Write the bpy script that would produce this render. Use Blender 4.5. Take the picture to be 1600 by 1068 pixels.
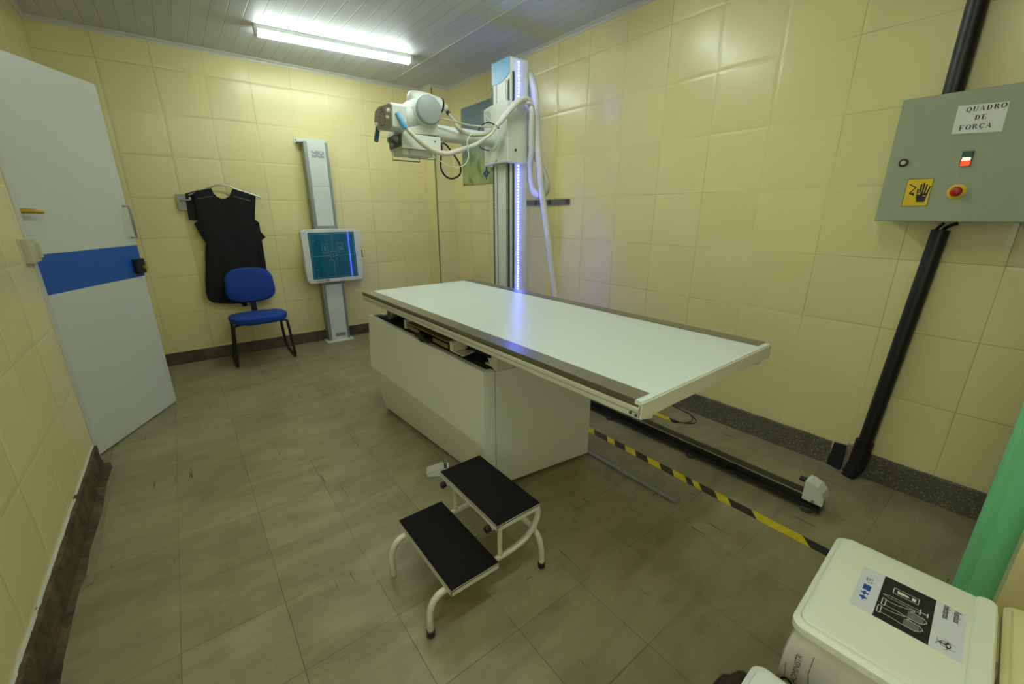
import bpy, bmesh, math, random
from mathutils import Vector, Matrix, Euler
PI = math.pi
random.seed(7)
SC = bpy.context.scene
COL = SC.collection
for _o in list(bpy.data.objects):
    bpy.data.objects.remove(_o)

# ------------------------------------------------------------------ camera, world, exposure
cam_d = bpy.data.cameras.new('camera')
cam_d.sensor_width = 36.0
cam_d.lens = 652.0 / 1600.0 * 36.0
cam_d.clip_start = 0.05
cam = bpy.data.objects.new('camera', cam_d)
COL.objects.link(cam)
cam.location = (0, 0, 1.34)
cam.rotation_euler = (math.radians(90 - 17.1), 0, math.radians(-38.0))
SC.camera = cam
world = bpy.data.worlds.new('world')
SC.world = world
world.use_nodes = True
world.node_tree.nodes['Background'].inputs[0].default_value = (0.55, 0.62, 0.5, 1)
world.node_tree.nodes['Background'].inputs[1].default_value = 0.1
SC.view_settings.view_transform = 'Standard'
SC.view_settings.look = 'None'
SC.view_settings.gamma = 1.0
SC.view_settings.exposure = 1.30
SC.view_settings.use_curve_mapping = False
SC.cycles.sample_clamp_indirect = 3.0
SC.cycles.blur_glossy = 1.0
TUBE_POWER = 16.0
FILL_POWER = 3.5
TUBE_COLOR = (0.87, 1.0, 0.93)

fill_d = bpy.data.lights.new('fill_light', 'AREA')  # added fill light, not a known window; lifts pedestal, stool and bins
fill_d.shape = 'RECTANGLE'; fill_d.size = 1.0; fill_d.size_y = 0.92; fill_d.energy = FILL_POWER
fill_d.color = (0.92, 1.0, 0.97)
fill = bpy.data.objects.new('fill_light', fill_d)
COL.objects.link(fill)
fill.location = (-0.70, -0.20, 1.5)
fill.rotation_euler = (0, math.radians(-90), 0)

# ------------------------------------------------------------------ material helpers
def srgb(r, g, b):
    f = lambda c: (c / 255.0 / 12.92) if c / 255.0 <= 0.04045 else ((c / 255.0 + 0.055) / 1.055) ** 2.4
    return (f(r), f(g), f(b), 1.0)

class NT:
    """tiny node-tree helper"""
    def __init__(s, name):
        s.m = bpy.data.materials.new(name)
        s.m.use_nodes = True
        s.t = s.m.node_tree
        s.b = s.t.nodes['Principled BSDF']
    def n(s, typ, **kw):
        x = s.t.nodes.new(typ)
        for k, v in kw.items():
            setattr(x, k, v)
        return x
    def link(s, a, b):
        s.t.links.new(a, b)
    def val(s, sock, v):
        if hasattr(v, 'is_linked') or hasattr(v, 'links'):
            s.link(v, sock)
        else:
            sock.default_value = v
    def math(s, op, a, b=None, c=None, clamp=False):
        x = s.n('ShaderNodeMath', operation=op)
        x.use_clamp = clamp
        for i, v in enumerate((a, b, c)):
            if v is not None:
                s.val(x.inputs[i], v)
        return x.outputs[0]
    def mix(s, fac, a, b):
        x = s.n('ShaderNodeMix', data_type='RGBA')
        s.val(x.inputs[0], fac); s.val(x.inputs[6], a); s.val(x.inputs[7], b)
        return x.outputs[2]
    def step(s, v, lo, hi):
        x = s.n('ShaderNodeMapRange', interpolation_type='SMOOTHSTEP')
        s.val(x.inputs[0], v); s.val(x.inputs[1], lo); s.val(x.inputs[2], hi)
        return x.outputs[0]
    def pos(s):
        return s.n('ShaderNodeNewGeometry').outputs['Position']
    def xyz(s, v):
        x = s.n('ShaderNodeSeparateXYZ'); s.link(v, x.inputs[0]); return x.outputs
    def noise(s, vec, scale, detail=2, rough=0.5, dist=0.0, col=False):
        x = s.n('ShaderNodeTexNoise')
        s.link(vec, x.inputs['Vector'])
        x.inputs['Scale'].default_value = scale
        x.inputs['Detail'].default_value = detail
        x.inputs['Roughness'].default_value = rough
        x.inputs['Distortion'].default_value = dist
        return x.outputs['Color' if col else 'Fac']
    def scaled(s, vec, sc, rot=(0, 0, 0)):
        x = s.n('ShaderNodeMapping')
        s.link(vec, x.inputs['Vector'])
        x.inputs['Scale'].default_value = sc
        x.inputs['Rotation'].default_value = rot
        return x.outputs[0]
    def bump(s, h, strength, dist=0.01, prev=None):
        x = s.n('ShaderNodeBump')
        s.link(h, x.inputs['Height'])
        x.inputs['Strength'].default_value = strength
        x.inputs['Distance'].default_value = dist
        if prev is not None:
            s.link(prev, x.inputs['Normal'])
        return x.outputs[0]

def plain(name, col, rough=0.5, metal=0.0, var=0.06, scale=18.0, bump=0.0, bscale=200.0, coat=0.0, dirt=None, dirt_amt=0.0, spec=0.5, trans=0.0):
    m = NT(name)
    p = m.n('ShaderNodeTexCoord').outputs['Object']
    n = m.noise(p, scale, 4, 0.6)
    dark = tuple(c * (1 - var) for c in col[:3]) + (1,)
    lite = tuple(min(1, c * (1 + var)) for c in col[:3]) + (1,)
    c = m.mix(n, dark, lite)
    if dirt_amt:
        d = m.step(m.noise(p, scale * 0.35, 6, 0.7, 0.6), 0.52, 0.75)
        c = m.mix(m.math('MULTIPLY', d, dirt_amt), c, dirt)
    m.link(c, m.b.inputs['Base Color'])
    m.b.inputs['Roughness'].default_value = rough
    m.b.inputs['Metallic'].default_value = metal
    m.b.inputs['Specular IOR Level'].default_value = spec
    m.b.inputs['Coat Weight'].default_value = coat
    m.b.inputs['Coat Roughness'].default_value = 0.1
    if trans:
        m.b.inputs['Transmission Weight'].default_value = trans
    if bump:
        m.link(m.bump(m.noise(p, bscale, 3, 0.6), bump, 0.002), m.b.inputs['Normal'])
    return m.m

def emit(name, col, strength, base=(0.8, 0.8, 0.8, 1)):
    m = NT(name)
    m.b.inputs['Base Color'].default_value = base
    m.b.inputs['Emission Color'].default_value = tuple(col[:3]) + (1,)
    m.b.inputs['Emission Strength'].default_value = strength
    return m.m

def line_dist(m, v, off, sp):
    """distance in metres from the nearest grid line"""
    t = m.math('DIVIDE', m.math('SUBTRACT', v, off), sp)
    f = m.math('FRACT', m.math('ADD', t, 0.5))
    return m.math('MULTIPLY', m.math('ABSOLUTE', m.math('SUBTRACT', f, 0.5)), sp), m.math('FLOOR', t)

def tile_mat(name, axis, off, sp=0.336, zoff=0.1395, zsp=0.3315, col=srgb(234, 221, 158)):
    """glossy cream wall tiles with thin joints; axis: 0 = x, 1 = y along the wall"""
    m = NT(name)
    p = m.pos()
    c = m.xyz(p)
    du, iu = line_dist(m, c[axis], off, sp)
    dz, iz = line_dist(m, c[2], zoff, zsp)
    d = m.math('MINIMUM', du, dz)
    joint = m.math('SUBTRACT', 1.0, m.step(d, 0.0008, 0.0026))
    vis = m.step(m.noise(p, 1.7, 2, 0.5), 0.36, 0.6)
    joint = m.math('MULTIPLY', joint, m.math('MULTIPLY_ADD', vis, 0.45, 0.12))
    cell = m.n('ShaderNodeCombineXYZ')
    m.link(iu, cell.inputs[0]); m.link(iz, cell.inputs[1])
    wn = m.n('ShaderNodeTexWhiteNoise', noise_dimensions='3D')
    m.link(cell.outputs[0], wn.inputs['Vector'])
    a = tuple(x * 0.93 for x in col[:3]) + (1,)
    b = tuple(min(1, x * 1.04) for x in col[:3]) + (1,)
    base = m.mix(m.math('MULTIPLY_ADD', wn.outputs['Value'], 0.5, 0.25), a, b)
    base = m.mix(joint, base, srgb(128, 116, 74))
    m.link(base, m.b.inputs['Base Color'])
    m.link(m.math('MULTIPLY_ADD', joint, 0.4, 0.26), m.b.inputs['Roughness'])
    m.b.inputs['Specular IOR Level'].default_value = 0.5
    # pillow edges plus a very slight tilt of every tile
    sep = m.n('ShaderNodeSeparateColor'); m.link(wn.outputs['Color'], sep.inputs[0])
    tu = m.math('MULTIPLY', m.math('SUBTRACT', c[axis], m.math('MULTIPLY_ADD', iu, sp, off)), m.math('MULTIPLY_ADD', sep.outputs[0], 0.022, -0.011))
    tz = m.math('MULTIPLY', m.math('SUBTRACT', c[2], m.math('MULTIPLY_ADD', iz, zsp, zoff)), m.math('MULTIPLY_ADD', sep.outputs[1], 0.022, -0.011))
    pil = m.math('MULTIPLY', m.step(d, 0.0, 0.02), 0.0011)
    h = m.math('ADD', m.math('ADD', tu, tz), pil)
    m.link(m.bump(h, 1.0, 1.0), m.b.inputs['Normal'])
    return m.m

def floor_mat():
    m = NT('vinyl_floor_tiles')
    p = m.pos()
    c = m.xyz(p)
    dx, ix = line_dist(m, c[0], 0.072, 0.2995)
    dy, iy = line_dist(m, c[1], 0.522, 0.2995)
    d = m.math('MINIMUM', dx, dy)
    fade = m.step(m.noise(p, 1.3, 2), 0.3, 0.6)
    joint = m.math('MULTIPLY', m.math('SUBTRACT', 1.0, m.step(d, 0.0004, 0.0016)), m.math('MULTIPLY_ADD', fade, 0.6, 0.15))
    cell = m.n('ShaderNodeCombineXYZ')
    m.link(ix, cell.inputs[0]); m.link(iy, cell.inputs[1])
    wn = m.n('ShaderNodeTexWhiteNoise', noise_dimensions='3D')
    m.link(cell.outputs[0], wn.inputs['Vector'])
    streak = m.noise(m.scaled(p, (1.0, 2.6, 1), (0, 0, 0.45)), 3.4, 7, 0.62, 0.8)
    cloud = m.noise(p, 2.3, 5, 0.6, 0.3)
    f = m.math('ADD', m.math('MULTIPLY', streak, 0.6), m.math('ADD', m.math('MULTIPLY', cloud, 0.45), m.math('MULTIPLY', wn.outputs['Value'], 0.10)))
    f = m.step(f, 0.30, 0.86)
    base = m.mix(f, srgb(118, 109, 76), srgb(158, 150, 114))
    # brown grime
    g = m.step(m.noise(p, 1.15, 6, 0.62, 0.9), 0.5, 0.76)
    base = m.mix(m.math('MULTIPLY', g, 0.38), base, srgb(86, 70, 36))
    # thin dark scuffs along the tiles
    sc1 = m.noise(m.scaled(p, (1.0, 11.0, 1), (0, 0, 0.55)), 4.3, 3, 0.5)
    sc2 = m.noise(m.scaled(p, (14.0, 1.0, 1), (0, 0, 0.35)), 2.7, 3, 0.5)
    s1 = m.math('MAXIMUM', m.step(sc1, 0.705, 0.74), m.step(sc2, 0.70, 0.735))
    base = m.mix(m.math('MULTIPLY', s1, 0.75), base, srgb(34, 30, 20))
    w1 = m.step(m.noise(m.scaled(p, (12.0, 2.2, 1), (0, 0, -0.6)), 3.1, 2, 0.5), 0.78, 0.80)
    base = m.mix(m.math('MULTIPLY', w1, 0.6), base, srgb(190, 184, 150))
    base = m.mix(joint, base, srgb(46, 42, 28))
    m.link(base, m.b.inputs['Base Color'])
    m.link(m.math('MULTIPLY_ADD', streak, 0.2, 0.36), m.b.inputs['Roughness'])
    m.b.inputs['Specular IOR Level'].default_value = 0.35
    h = m.math('ADD', m.math('MULTIPLY', streak, 0.0006), m.math('MULTIPLY', joint, -0.0008))
    m.link(m.bump(h, 1.0, 1.0), m.b.inputs['Normal'])
    return m.m

def ceiling_mat():
    m = NT('pvc_ceiling_slats')
    p = m.pos()
    c = m.xyz(p)
    dx, ix = line_dist(m, c[0], 0.05, 0.1)
    j = m.math('SUBTRACT', 1.0, m.step(dx, 0.0006, 0.0045))
    dc, _ = line_dist(m, c[0], 0.0, 0.0125)
    fine = m.step(dc, 0.0, 0.004)
    wn = m.n('ShaderNodeTexWhiteNoise', noise_dimensions='1D')
    m.link(ix, wn.inputs['W'])
    base = m.mix(m.math('MULTIPLY_ADD', wn.outputs['Value'], 0.5, m.math('MULTIPLY', m.noise(p, 1.5, 3), 0.5)), srgb(196, 202, 206), srgb(210, 216, 222))
    base = m.mix(m.math('MULTIPLY', j, 0.35), base, srgb(140, 140, 130))
    m.link(base, m.b.inputs['Base Color'])
    m.b.inputs['Roughness'].default_value = 0.48
    h = m.math('ADD', m.math('MULTIPLY', j, -0.002), m.math('MULTIPLY', fine, 0.0001))
    m.link(m.bump(h, 1.0, 1.0), m.b.inputs['Normal'])
    return m.m

def terrazzo_mat():
    m = NT('dark_terrazzo')
    p = m.pos()
    v = m.n('ShaderNodeTexVoronoi'); m.link(p, v.inputs['Vector']); v.inputs['Scale'].default_value = 110.0
    v.inputs['Randomness'].default_value = 1.0
    sel = m.n('ShaderNodeSeparateColor'); m.link(v.outputs['Color'], sel.inputs[0])
    chip = m.math('MULTIPLY', m.math('SUBTRACT', 1.0, m.step(v.outputs['Distance'], 0.25, 0.42)), m.math('GREATER_THAN', sel.outputs[0], 0.72))
    n = m.noise(p, 7.0, 6, 0.7, 0.5)
    base = m.mix(n, srgb(50, 46, 34), srgb(122, 116, 92))
    base = m.mix(m.math('MULTIPLY', chip, m.math('MULTIPLY_ADD', m.noise(p, 3.0, 2), 0.8, 0.1)), base, srgb(196, 188, 158))
    m.link(base, m.b.inputs['Base Color'])
    m.b.inputs['Roughness'].default_value = 0.55
    m.link(m.bump(m.noise(p, 60, 4, 0.7), 0.5, 0.004), m.b.inputs['Normal'])
    return m.m

def concrete_mat(name, a, b, scale=9.0):
    m = NT(name)
    p = m.pos()
    n = m.noise(p, scale, 8, 0.7, 0.6)
    k = m.step(m.noise(p, scale * 3, 5, 0.8, 1.0), 0.55, 0.75)
    base = m.mix(m.step(n, 0.3, 0.7), a, b)
    base = m.mix(m.math('MULTIPLY', k, 0.35), base, srgb(150, 138, 96))
    m.link(base, m.b.inputs['Base Color'])
    m.b.inputs['Roughness'].default_value = 0.8
    m.link(m.bump(m.noise(p, 35, 6, 0.7), 0.8, 0.008), m.b.inputs['Normal'])
    return m.m

M = {}
M['tile_x'] = tile_mat('cream_tiles_back', 0, 0.096)
M['tile_y'] = tile_mat('cream_tiles_right', 1, 0.114)
M['tile_l'] = tile_mat('cream_tiles_left', 1, 0.30, sp=0.336, zoff=0.133)
M['floor'] = floor_mat()
M['ceiling'] = ceiling_mat()
M['terrazzo'] = terrazzo_mat()
M['concrete'] = concrete_mat('dirty_concrete', srgb(40, 32, 16), srgb(108, 92, 58))
M['brownbase'] = concrete_mat('brown_stone', srgb(62, 54, 34), srgb(98, 88, 60), 5)
M['patch'] = concrete_mat('beige_mortar', srgb(120, 106, 80), srgb(170, 156, 124), 12)
M['pvc'] = plain('white_pvc_trim', srgb(206, 204, 188), 0.35)
M['white'] = plain('white_enamel', srgb(222, 224, 212), 0.35, var=0.03)
M['base_white'] = plain('grey_white_panel', srgb(230, 232, 224), 0.42, var=0.03, scale=3, dirt=srgb(190, 186, 160), dirt_amt=0.25)
M['table_top'] = plain('white_laminate', srgb(226, 234, 224), 0.30, var=0.015, scale=2.5)
M['door'] = plain('door_white_laminate', srgb(206, 210, 196), 0.38, var=0.03, scale=2, dirt=srgb(170, 170, 140), dirt_amt=0.15)
M['door_blue'] = plain('door_blue_laminate', srgb(20, 84, 168), 0.35, var=0.04, scale=3)
M['brushed'] = plain('brushed_steel', srgb(140, 140, 130), 0.3, 0.85, var=0.08, scale=40)
M['steel'] = plain('bright_steel', srgb(190, 190, 182), 0.28, 0.9)
M['alu'] = plain('anodised_aluminium', srgb(150, 156, 148), 0.38, 0.5)
M['alu_white'] = plain('white_painted_profile', srgb(214, 214, 196), 0.36, var=0.03)
M['brown_edge'] = plain('brown_laminate_edge', srgb(96, 84, 54), 0.5)
M['black'] = plain('black_plastic', srgb(22, 22, 20), 0.45)
M['black_matte'] = plain('black_matte', srgb(14, 14, 12), 0.8)
M['pipe_black'] = plain('black_pvc_pipe', srgb(20, 21, 18), 0.42, var=0.15, scale=8)
M['rubber'] = plain('ribbed_black_rubber', srgb(15, 14, 12), 0.9, var=0.25, scale=30, bump=0.9, bscale=260, spec=0.2)
M['stool_white'] = plain('chipped_white_paint', srgb(220, 218, 200), 0.35, var=0.04, scale=20, dirt=srgb(120, 90, 50), dirt_amt=0.35)
M['blue_fabric'] = plain('blue_fabric', srgb(20, 62, 150), 0.85, var=0.12, scale=60, bump=0.6, bscale=500)
M['apron'] = plain('black_vinyl_apron', srgb(14, 15, 13), 0.65, var=0.12, scale=9, bump=0.3, bscale=120, spec=0.3)
M['grey_strap'] = plain('grey_scuff', srgb(78, 78, 68), 0.6)
M['xwhite'] = plain('xray_white_paint', srgb(216, 220, 208), 0.35, var=0.02)
M['xgrey'] = plain('xray_grey', srgb(140, 146, 142), 0.4, var=0.03)
M['xbeige'] = plain('xray_panel_grey', srgb(150, 144, 124), 0.45, var=0.04)
M['xblue'] = plain('xray_blue_plastic', srgb(94, 164, 208), 0.35, var=0.02)
M['xblue_d'] = plain('xray_dark_blue_plastic', srgb(52, 92, 122), 0.4, var=0.02)
M['xdark'] = plain('xray_dark_grey', srgb(70, 74, 72), 0.45)
M['ruler'] = plain('ruler_print', srgb(40, 42, 40), 0.6)
M['sleeve'] = plain('white_cable_sleeve', srgb(214, 212, 206), 0.5, var=0.08, scale=30, bump=0.8, bscale=60)
M['sleeve_beige'] = plain('beige_cable_sleeve', srgb(206, 200, 178), 0.5, var=0.08, scale=30, bump=0.7, bscale=60)
M['hose_grey'] = plain('grey_cable_hose', srgb(172, 170, 150), 0.5)
M['panel_blue'] = plain('teal_detector_glass', srgb(16, 96, 126), 0.03, var=0.05, scale=2)
M['print'] = plain('pale_print', srgb(120, 160, 166), 0.4)
M['panel_grey'] = plain('grey_box_paint', srgb(152, 158, 130), 0.42, var=0.05, scale=60, bump=0.5, bscale=350)
M['paper'] = plain('paper_white', srgb(226, 226, 214), 0.6, var=0.02)
M['paper_lilac'] = plain('paper_label', srgb(212, 212, 214), 0.5, var=0.02)
M['ink'] = plain('black_ink', srgb(18, 18, 16), 0.5)
M['ink_white'] = plain('white_ink', srgb(216, 222, 206), 0.5)
M['ink_blue'] = plain('blue_ink', srgb(20, 70, 160), 0.5)
M['yellow'] = plain('warning_yellow', srgb(226, 188, 16), 0.4, var=0.05)
M['tape_yellow'] = plain('yellow_tape', srgb(214, 190, 22), 0.4, var=0.12, scale=14, dirt=srgb(120, 100, 20), dirt_amt=0.4)
M['red'] = plain('red_plastic', srgb(170, 30, 14), 0.35)
M['green_lens'] = plain('green_lens', srgb(10, 90, 50), 0.3)
M['red_lens'] = emit('red_lens', (1.0, 0.10, 0.02), 0.35, srgb(190, 40, 20))
M['amber'] = emit('amber_lamp', (1.0, 0.55, 0.15), 4.0)
M['green_pipe'] = plain('green_pipe_paint', srgb(126, 210, 146), 0.35, var=0.05, scale=5)
M['bin'] = plain('ivory_plastic', srgb(226, 228, 204), 0.38, var=0.02, scale=5)
M['bin_yellow'] = plain('yellowed_plastic', srgb(214, 204, 146), 0.4, var=0.05, scale=4)
M['bag_white'] = plain('white_bin_bag', srgb(216, 212, 194), 0.35, var=0.1, scale=14, bump=0.5, bscale=30)
M['bag_black'] = plain('black_bin_bag', srgb(26, 20, 14), 0.3, var=0.2, scale=20, bump=0.8, bscale=30)
M['brass'] = plain('brass', srgb(186, 150, 40), 0.4, 0.4)
M['beige_box'] = plain('beige_lock_paint', srgb(196, 190, 158), 0.45, dirt=srgb(150, 130, 90), dirt_amt=0.3)
M['dark_gap'] = plain('dark_gap', srgb(16, 15, 11), 0.9)
M['wire'] = plain('black_wire', srgb(16, 16, 14), 0.5)
M['tube_light'] = emit('lit_tube', TUBE_COLOR, TUBE_POWER)
M['led'] = emit('blue_white_led', (0.08, 0.11, 1.0), 55.0)
M['tube_fill'] = emit('lit_fill_tube', TUBE_COLOR, TUBE_POWER * 1.1)  # slightly stronger tubes for the added fill lamp
M['led_tape'] = plain('led_backing', srgb(190, 190, 220), 0.4)
M['seam'] = plain('metal_seam', srgb(140, 140, 110), 0.4, 0.5)
M['cross'] = plain('teal_emblem', srgb(12, 60, 76), 0.5)

def poster_mat():
    m = NT('poster_print')
    p = m.pos()
    c = m.xyz(p)
    low = m.step(m.math('ADD', c[2], m.math('MULTIPLY', m.noise(p, 4, 2), 0.3)), 2.2, 1.98)
    leaf = m.noise(p, 5.0, 1, 0.5, 0.8)
    g = m.mix(m.step(leaf, 0.35, 0.65), srgb(92, 116, 62), srgb(158, 172, 112))
    g = m.mix(m.step(m.noise(p, 7, 1, 0.5, 1.0), 0.5, 0.75), g, srgb(172, 184, 160))
    base = m.mix(low, srgb(112, 132, 142), g)
    m.link(base, m.b.inputs['Base Color'])
    m.b.inputs['Roughness'].default_value = 0.35
    return m.m
M['poster'] = poster_mat()

# ------------------------------------------------------------------ mesh helpers
def cr(points, k=6):
    """Catmull-Rom resample"""
    P = [Vector(p) for p in points]
    if len(P) < 3:
        return P
    Q = [P[0] * 2 - P[1]] + P + [P[-1] * 2 - P[-2]]
    out = []
    for i in range(1, len(Q) - 2):
        a, b, c, d = Q[i - 1], Q[i], Q[i + 1], Q[i + 2]
        for j in range(k):
            t = j / k
            out.append(0.5 * ((2 * b) + (c - a) * t + (2 * a - 5 * b + 4 * c - d) * t * t + (3 * b - a - 3 * c + d) * t ** 3))
    out.append(P[-1])
    return out

class MB:
    def __init__(s):
        s.bm = bmesh.new()
        s.mi = 0
    def _new(s, verts, faces):
        vs = [s.bm.verts.new(v) for v in verts]
        for f in faces:
            try:
                fc = s.bm.faces.new([vs[i] for i in f])
                fc.material_index = s.mi
            except ValueError:
                pass
        return vs
    def box(s, x0, x1, y0, y1, z0, z1, mat=None):
        V = [Vector((x, y, z)) for z in (z0, z1) for y in (y0, y1) for x in (x0, x1)]
        if mat is not None:
            V = [mat @ v for v in V]
        s._new(V, [(0, 2, 3, 1), (4, 5, 7, 6), (0, 1, 5, 4), (2, 6, 7, 3), (0, 4, 6, 2), (1, 3, 7, 5)])
        return s
    def hexa(s, V):
        s._new([Vector(v) for v in V], [(0, 2, 3, 1), (4, 5, 7, 6), (0, 1, 5, 4), (2, 6, 7, 3), (0, 4, 6, 2), (1, 3, 7, 5)])
        return s
    def prism(s, poly, fn, a, b):
        """poly: 2D outline; fn(u, v, w) -> 3D; extruded from w=a to w=b"""
        n = len(poly)
        V = [Vector(fn(u, v, a)) for u, v in poly] + [Vector(fn(u, v, b)) for u, v in poly]
        F = [tuple(range(n))[::-1], tuple(range(n, 2 * n))] + [(i, (i + 1) % n, n + (i + 1) % n, n + i) for i in range(n)]
        s._new(V, F)
        return s
    def flat(s, poly, fn, w=0.0):
        s._new([Vector(fn(u, v, w)) for u, v in poly], [tuple(range(len(poly)))])
        return s
    def tube(s, pts, r, n=10, smooth=5, closed=False, cap=True):
        P = cr(pts, smooth) if smooth else [Vector(p) for p in pts]
        rs = r if hasattr(r, '__len__') else None
        m = len(P)
        t0 = (P[1] - P[0]).normalized()
        up = Vector((0, 0, 1)) if abs(t0.z) < 0.9 else Vector((1, 0, 0))
        nrm = t0.cross(up).normalized()
        rings = []
        prev = t0
        for i, p in enumerate(P):
            t = (P[min(i + 1, m - 1)] - P[max(i - 1, 0)]).normalized()
            ax = prev.cross(t)
            if ax.length > 1e-6:
                nrm = Matrix.Rotation(prev.angle(t), 3, ax.normalized()) @ nrm
            prev = t
            bn = t.cross(nrm).normalized()
            rr = rs[min(len(rs) - 1, int(round(i * (len(rs) - 1) / (m - 1))))] if rs else r
            rings.append([s.bm.verts.new(p + (nrm * math.cos(2 * PI * k / n) + bn * math.sin(2 * PI * k / n)) * rr) for k in range(n)])
        for a, b in zip(rings[:-1], rings[1:]):
            for k in range(n):
                f = s.bm.faces.new((a[k], a[(k + 1) % n], b[(k + 1) % n], b[k])); f.material_index = s.mi
        if cap:
            f = s.bm.faces.new(rings[0][::-1]); f.material_index = s.mi
            f = s.bm.faces.new(rings[-1]); f.material_index = s.mi
        return s
    def cyl(s, p0, p1, r0, r1=None, n=24):
        """cylinder or cone between two points"""
        r1 = r0 if r1 is None else r1
        p0, p1 = Vector(p0), Vector(p1)
        t = (p1 - p0).normalized()
        up = Vector((0, 0, 1)) if abs(t.z) < 0.9 else Vector((1, 0, 0))
        a = t.cross(up).normalized(); b = t.cross(a)
        R = []
        for p, r in ((p0, r0), (p1, r1)):
            R.append([s.bm.verts.new(p + (a * math.cos(2 * PI * k / n) + b * math.sin(2 * PI * k / n)) * r) for k in range(n)])
        for k in range(n):
            f = s.bm.faces.new((R[0][k], R[0][(k + 1) % n], R[1][(k + 1) % n], R[1][k])); f.material_index = s.mi
        f = s.bm.faces.new(R[0][::-1]); f.material_index = s.mi
        f = s.bm.faces.new(R[1]); f.material_index = s.mi
        return s
    def lathe(s, p0, axis, prof, n=32):
        """prof: [(distance along axis, radius)]"""
        p0 = Vector(p0); t = Vector(axis).normalized()
        up = Vector((0, 0, 1)) if abs(t.z) < 0.9 else Vector((1, 0, 0))
        a = t.cross(up).normalized(); b = t.cross(a)
        R = [[s.bm.verts.new(p0 + t * d + (a * math.cos(2 * PI * k / n) + b * math.sin(2 * PI * k / n)) * r) for k in range(n)] for d, r in prof]
        for q, w in zip(R[:-1], R[1:]):
            for k in range(n):
                f = s.bm.faces.new((q[k], q[(k + 1) % n], w[(k + 1) % n], w[k])); f.material_index = s.mi
        f = s.bm.faces.new(R[0][::-1]); f.material_index = s.mi
        f = s.bm.faces.new(R[-1]); f.material_index = s.mi
        return s
    def rbox(s, x0, x1, y0, y1, z0, z1, r=0.03, seg=5, taper=0.0):
        """box with rounded vertical corners; taper: bottom inset"""
        pts = []
        for cx, cy, a0 in ((x1 - r, y1 - r, 0), (x0 + r, y1 - r, 90), (x0 + r, y0 + r, 180), (x1 - r, y0 + r, 270)):
            for k in range(seg + 1):
                a = math.radians(a0 + 90 * k / seg)
                pts.append((cx + r * math.cos(a), cy + r * math.sin(a)))
        mx, my = (x0 + x1) / 2, (y0 + y1) / 2
        n = len(pts)
        V = [Vector((mx + (x - mx) * (1 - taper), my + (y - my) * (1 - taper), z0)) for x, y in pts] + [Vector((x, y, z1)) for x, y in pts]
        s._new(V, [tuple(range(n))[::-1], tuple(range(n, 2 * n))] + [(i, (i + 1) % n, n + (i + 1) % n, n + i) for i in range(n)])
        return s
    def xform(s, mat):
        bmesh.ops.transform(s.bm, matrix=mat, verts=s.bm.verts[:])
        return s
    def build(s, name, mats, parent=None, bevel=0.0, seg=2, angle=35, label=None, cat=None, group=None, kind=None, subsurf=0, origin=None, sharp=38):
        bm = s.bm
        bmesh.ops.recalc_face_normals(bm, faces=bm.faces[:])
        org = Vector((0, 0, 0))
        if parent is not None:
            q = parent
            while q is not None:
                org += q.location
                q = q.parent
        elif kind != 'structure':
            xs = [v.co for v in bm.verts]
            org = Vector(origin) if origin else Vector(((min(c.x for c in xs) + max(c.x for c in xs)) / 2, (min(c.y for c in xs) + max(c.y for c in xs)) / 2, min(c.z for c in xs)))
        for v in bm.verts:
            v.co -= org
        if bevel:
            es = [e for e in bm.edges if len(e.link_faces) == 2 and e.calc_face_angle(0) > math.radians(angle)]
            bmesh.ops.bevel(bm, geom=es, offset=bevel, segments=seg, profile=0.5, affect='EDGES', clamp_overlap=True)
        me = bpy.data.meshes.new(name)
        bm.to_mesh(me); bm.free()
        for p in me.polygons:
            p.use_smooth = True
        me.set_sharp_from_angle(angle=math.radians(sharp))
        for mm in (mats if isinstance(mats, (list, tuple)) else [mats]):
            me.materials.append(mm)
        o = bpy.data.objects.new(name, me)
        COL.objects.link(o)
        if parent is not None:
            o.parent = parent
        else:
            o.location = org
        if bevel:
            wn_ = o.modifiers.new('weighted', 'WEIGHTED_NORMAL'); wn_.keep_sharp = True; wn_.weight = 80
        if subsurf:
            md = o.modifiers.new('subsurf', 'SUBSURF'); md.levels = subsurf; md.render_levels = subsurf
        if label: o['label'] = label
        if cat: o['category'] = cat
        if group: o['group'] = group
        if kind: o['kind'] = kind
        return o

def thing(name, label, cat, loc, group=None, kind=None):
    o = bpy.data.objects.new(name, None)
    o.empty_display_size = 0.1
    o.location = loc
    COL.objects.link(o)
    if label: o['label'] = label
    if cat: o['category'] = cat
    if group: o['group'] = group
    if kind: o['kind'] = kind
    return o

def bx(*a):
    return MB().box(*a)

def frame(origin, xd, yd):
    """planar frame: fn(u, v, w) with w along the normal"""
    o, x, y = Vector(origin), Vector(xd).normalized(), Vector(yd).normalized()
    n = x.cross(y)
    return lambda u, v, w: o + x * u + y * v + n * w

def text_mesh(body, size, fn, name, mat, parent, u=0.0, v=0.0, w=0.0006, sx=1.0, bold=0.0, shear=0.0, align='LEFT'):
    c = bpy.data.curves.new('tmp', 'FONT')
    c.body = body; c.size = size; c.offset = bold; c.shear = shear; c.align_x = align
    c.resolution_u = 3
    o = bpy.data.objects.new('tmp', c)
    COL.objects.link(o)
    dg = bpy.context.evaluated_depsgraph_get()
    me = bpy.data.meshes.new_from_object(o.evaluated_get(dg))
    bm = bmesh.new(); bm.from_mesh(me)
    b = MB(); b.bm.free(); b.bm = bm
    for vt in bm.verts:
        vt.co = fn(u + vt.co.x * sx, v + vt.co.y, w)
    for f in bm.faces:
        f.material_index = 0
    bpy.data.objects.remove(o); bpy.data.meshes.remove(me); bpy.data.curves.remove(c)
    return b.build(name, mat, parent)

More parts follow.
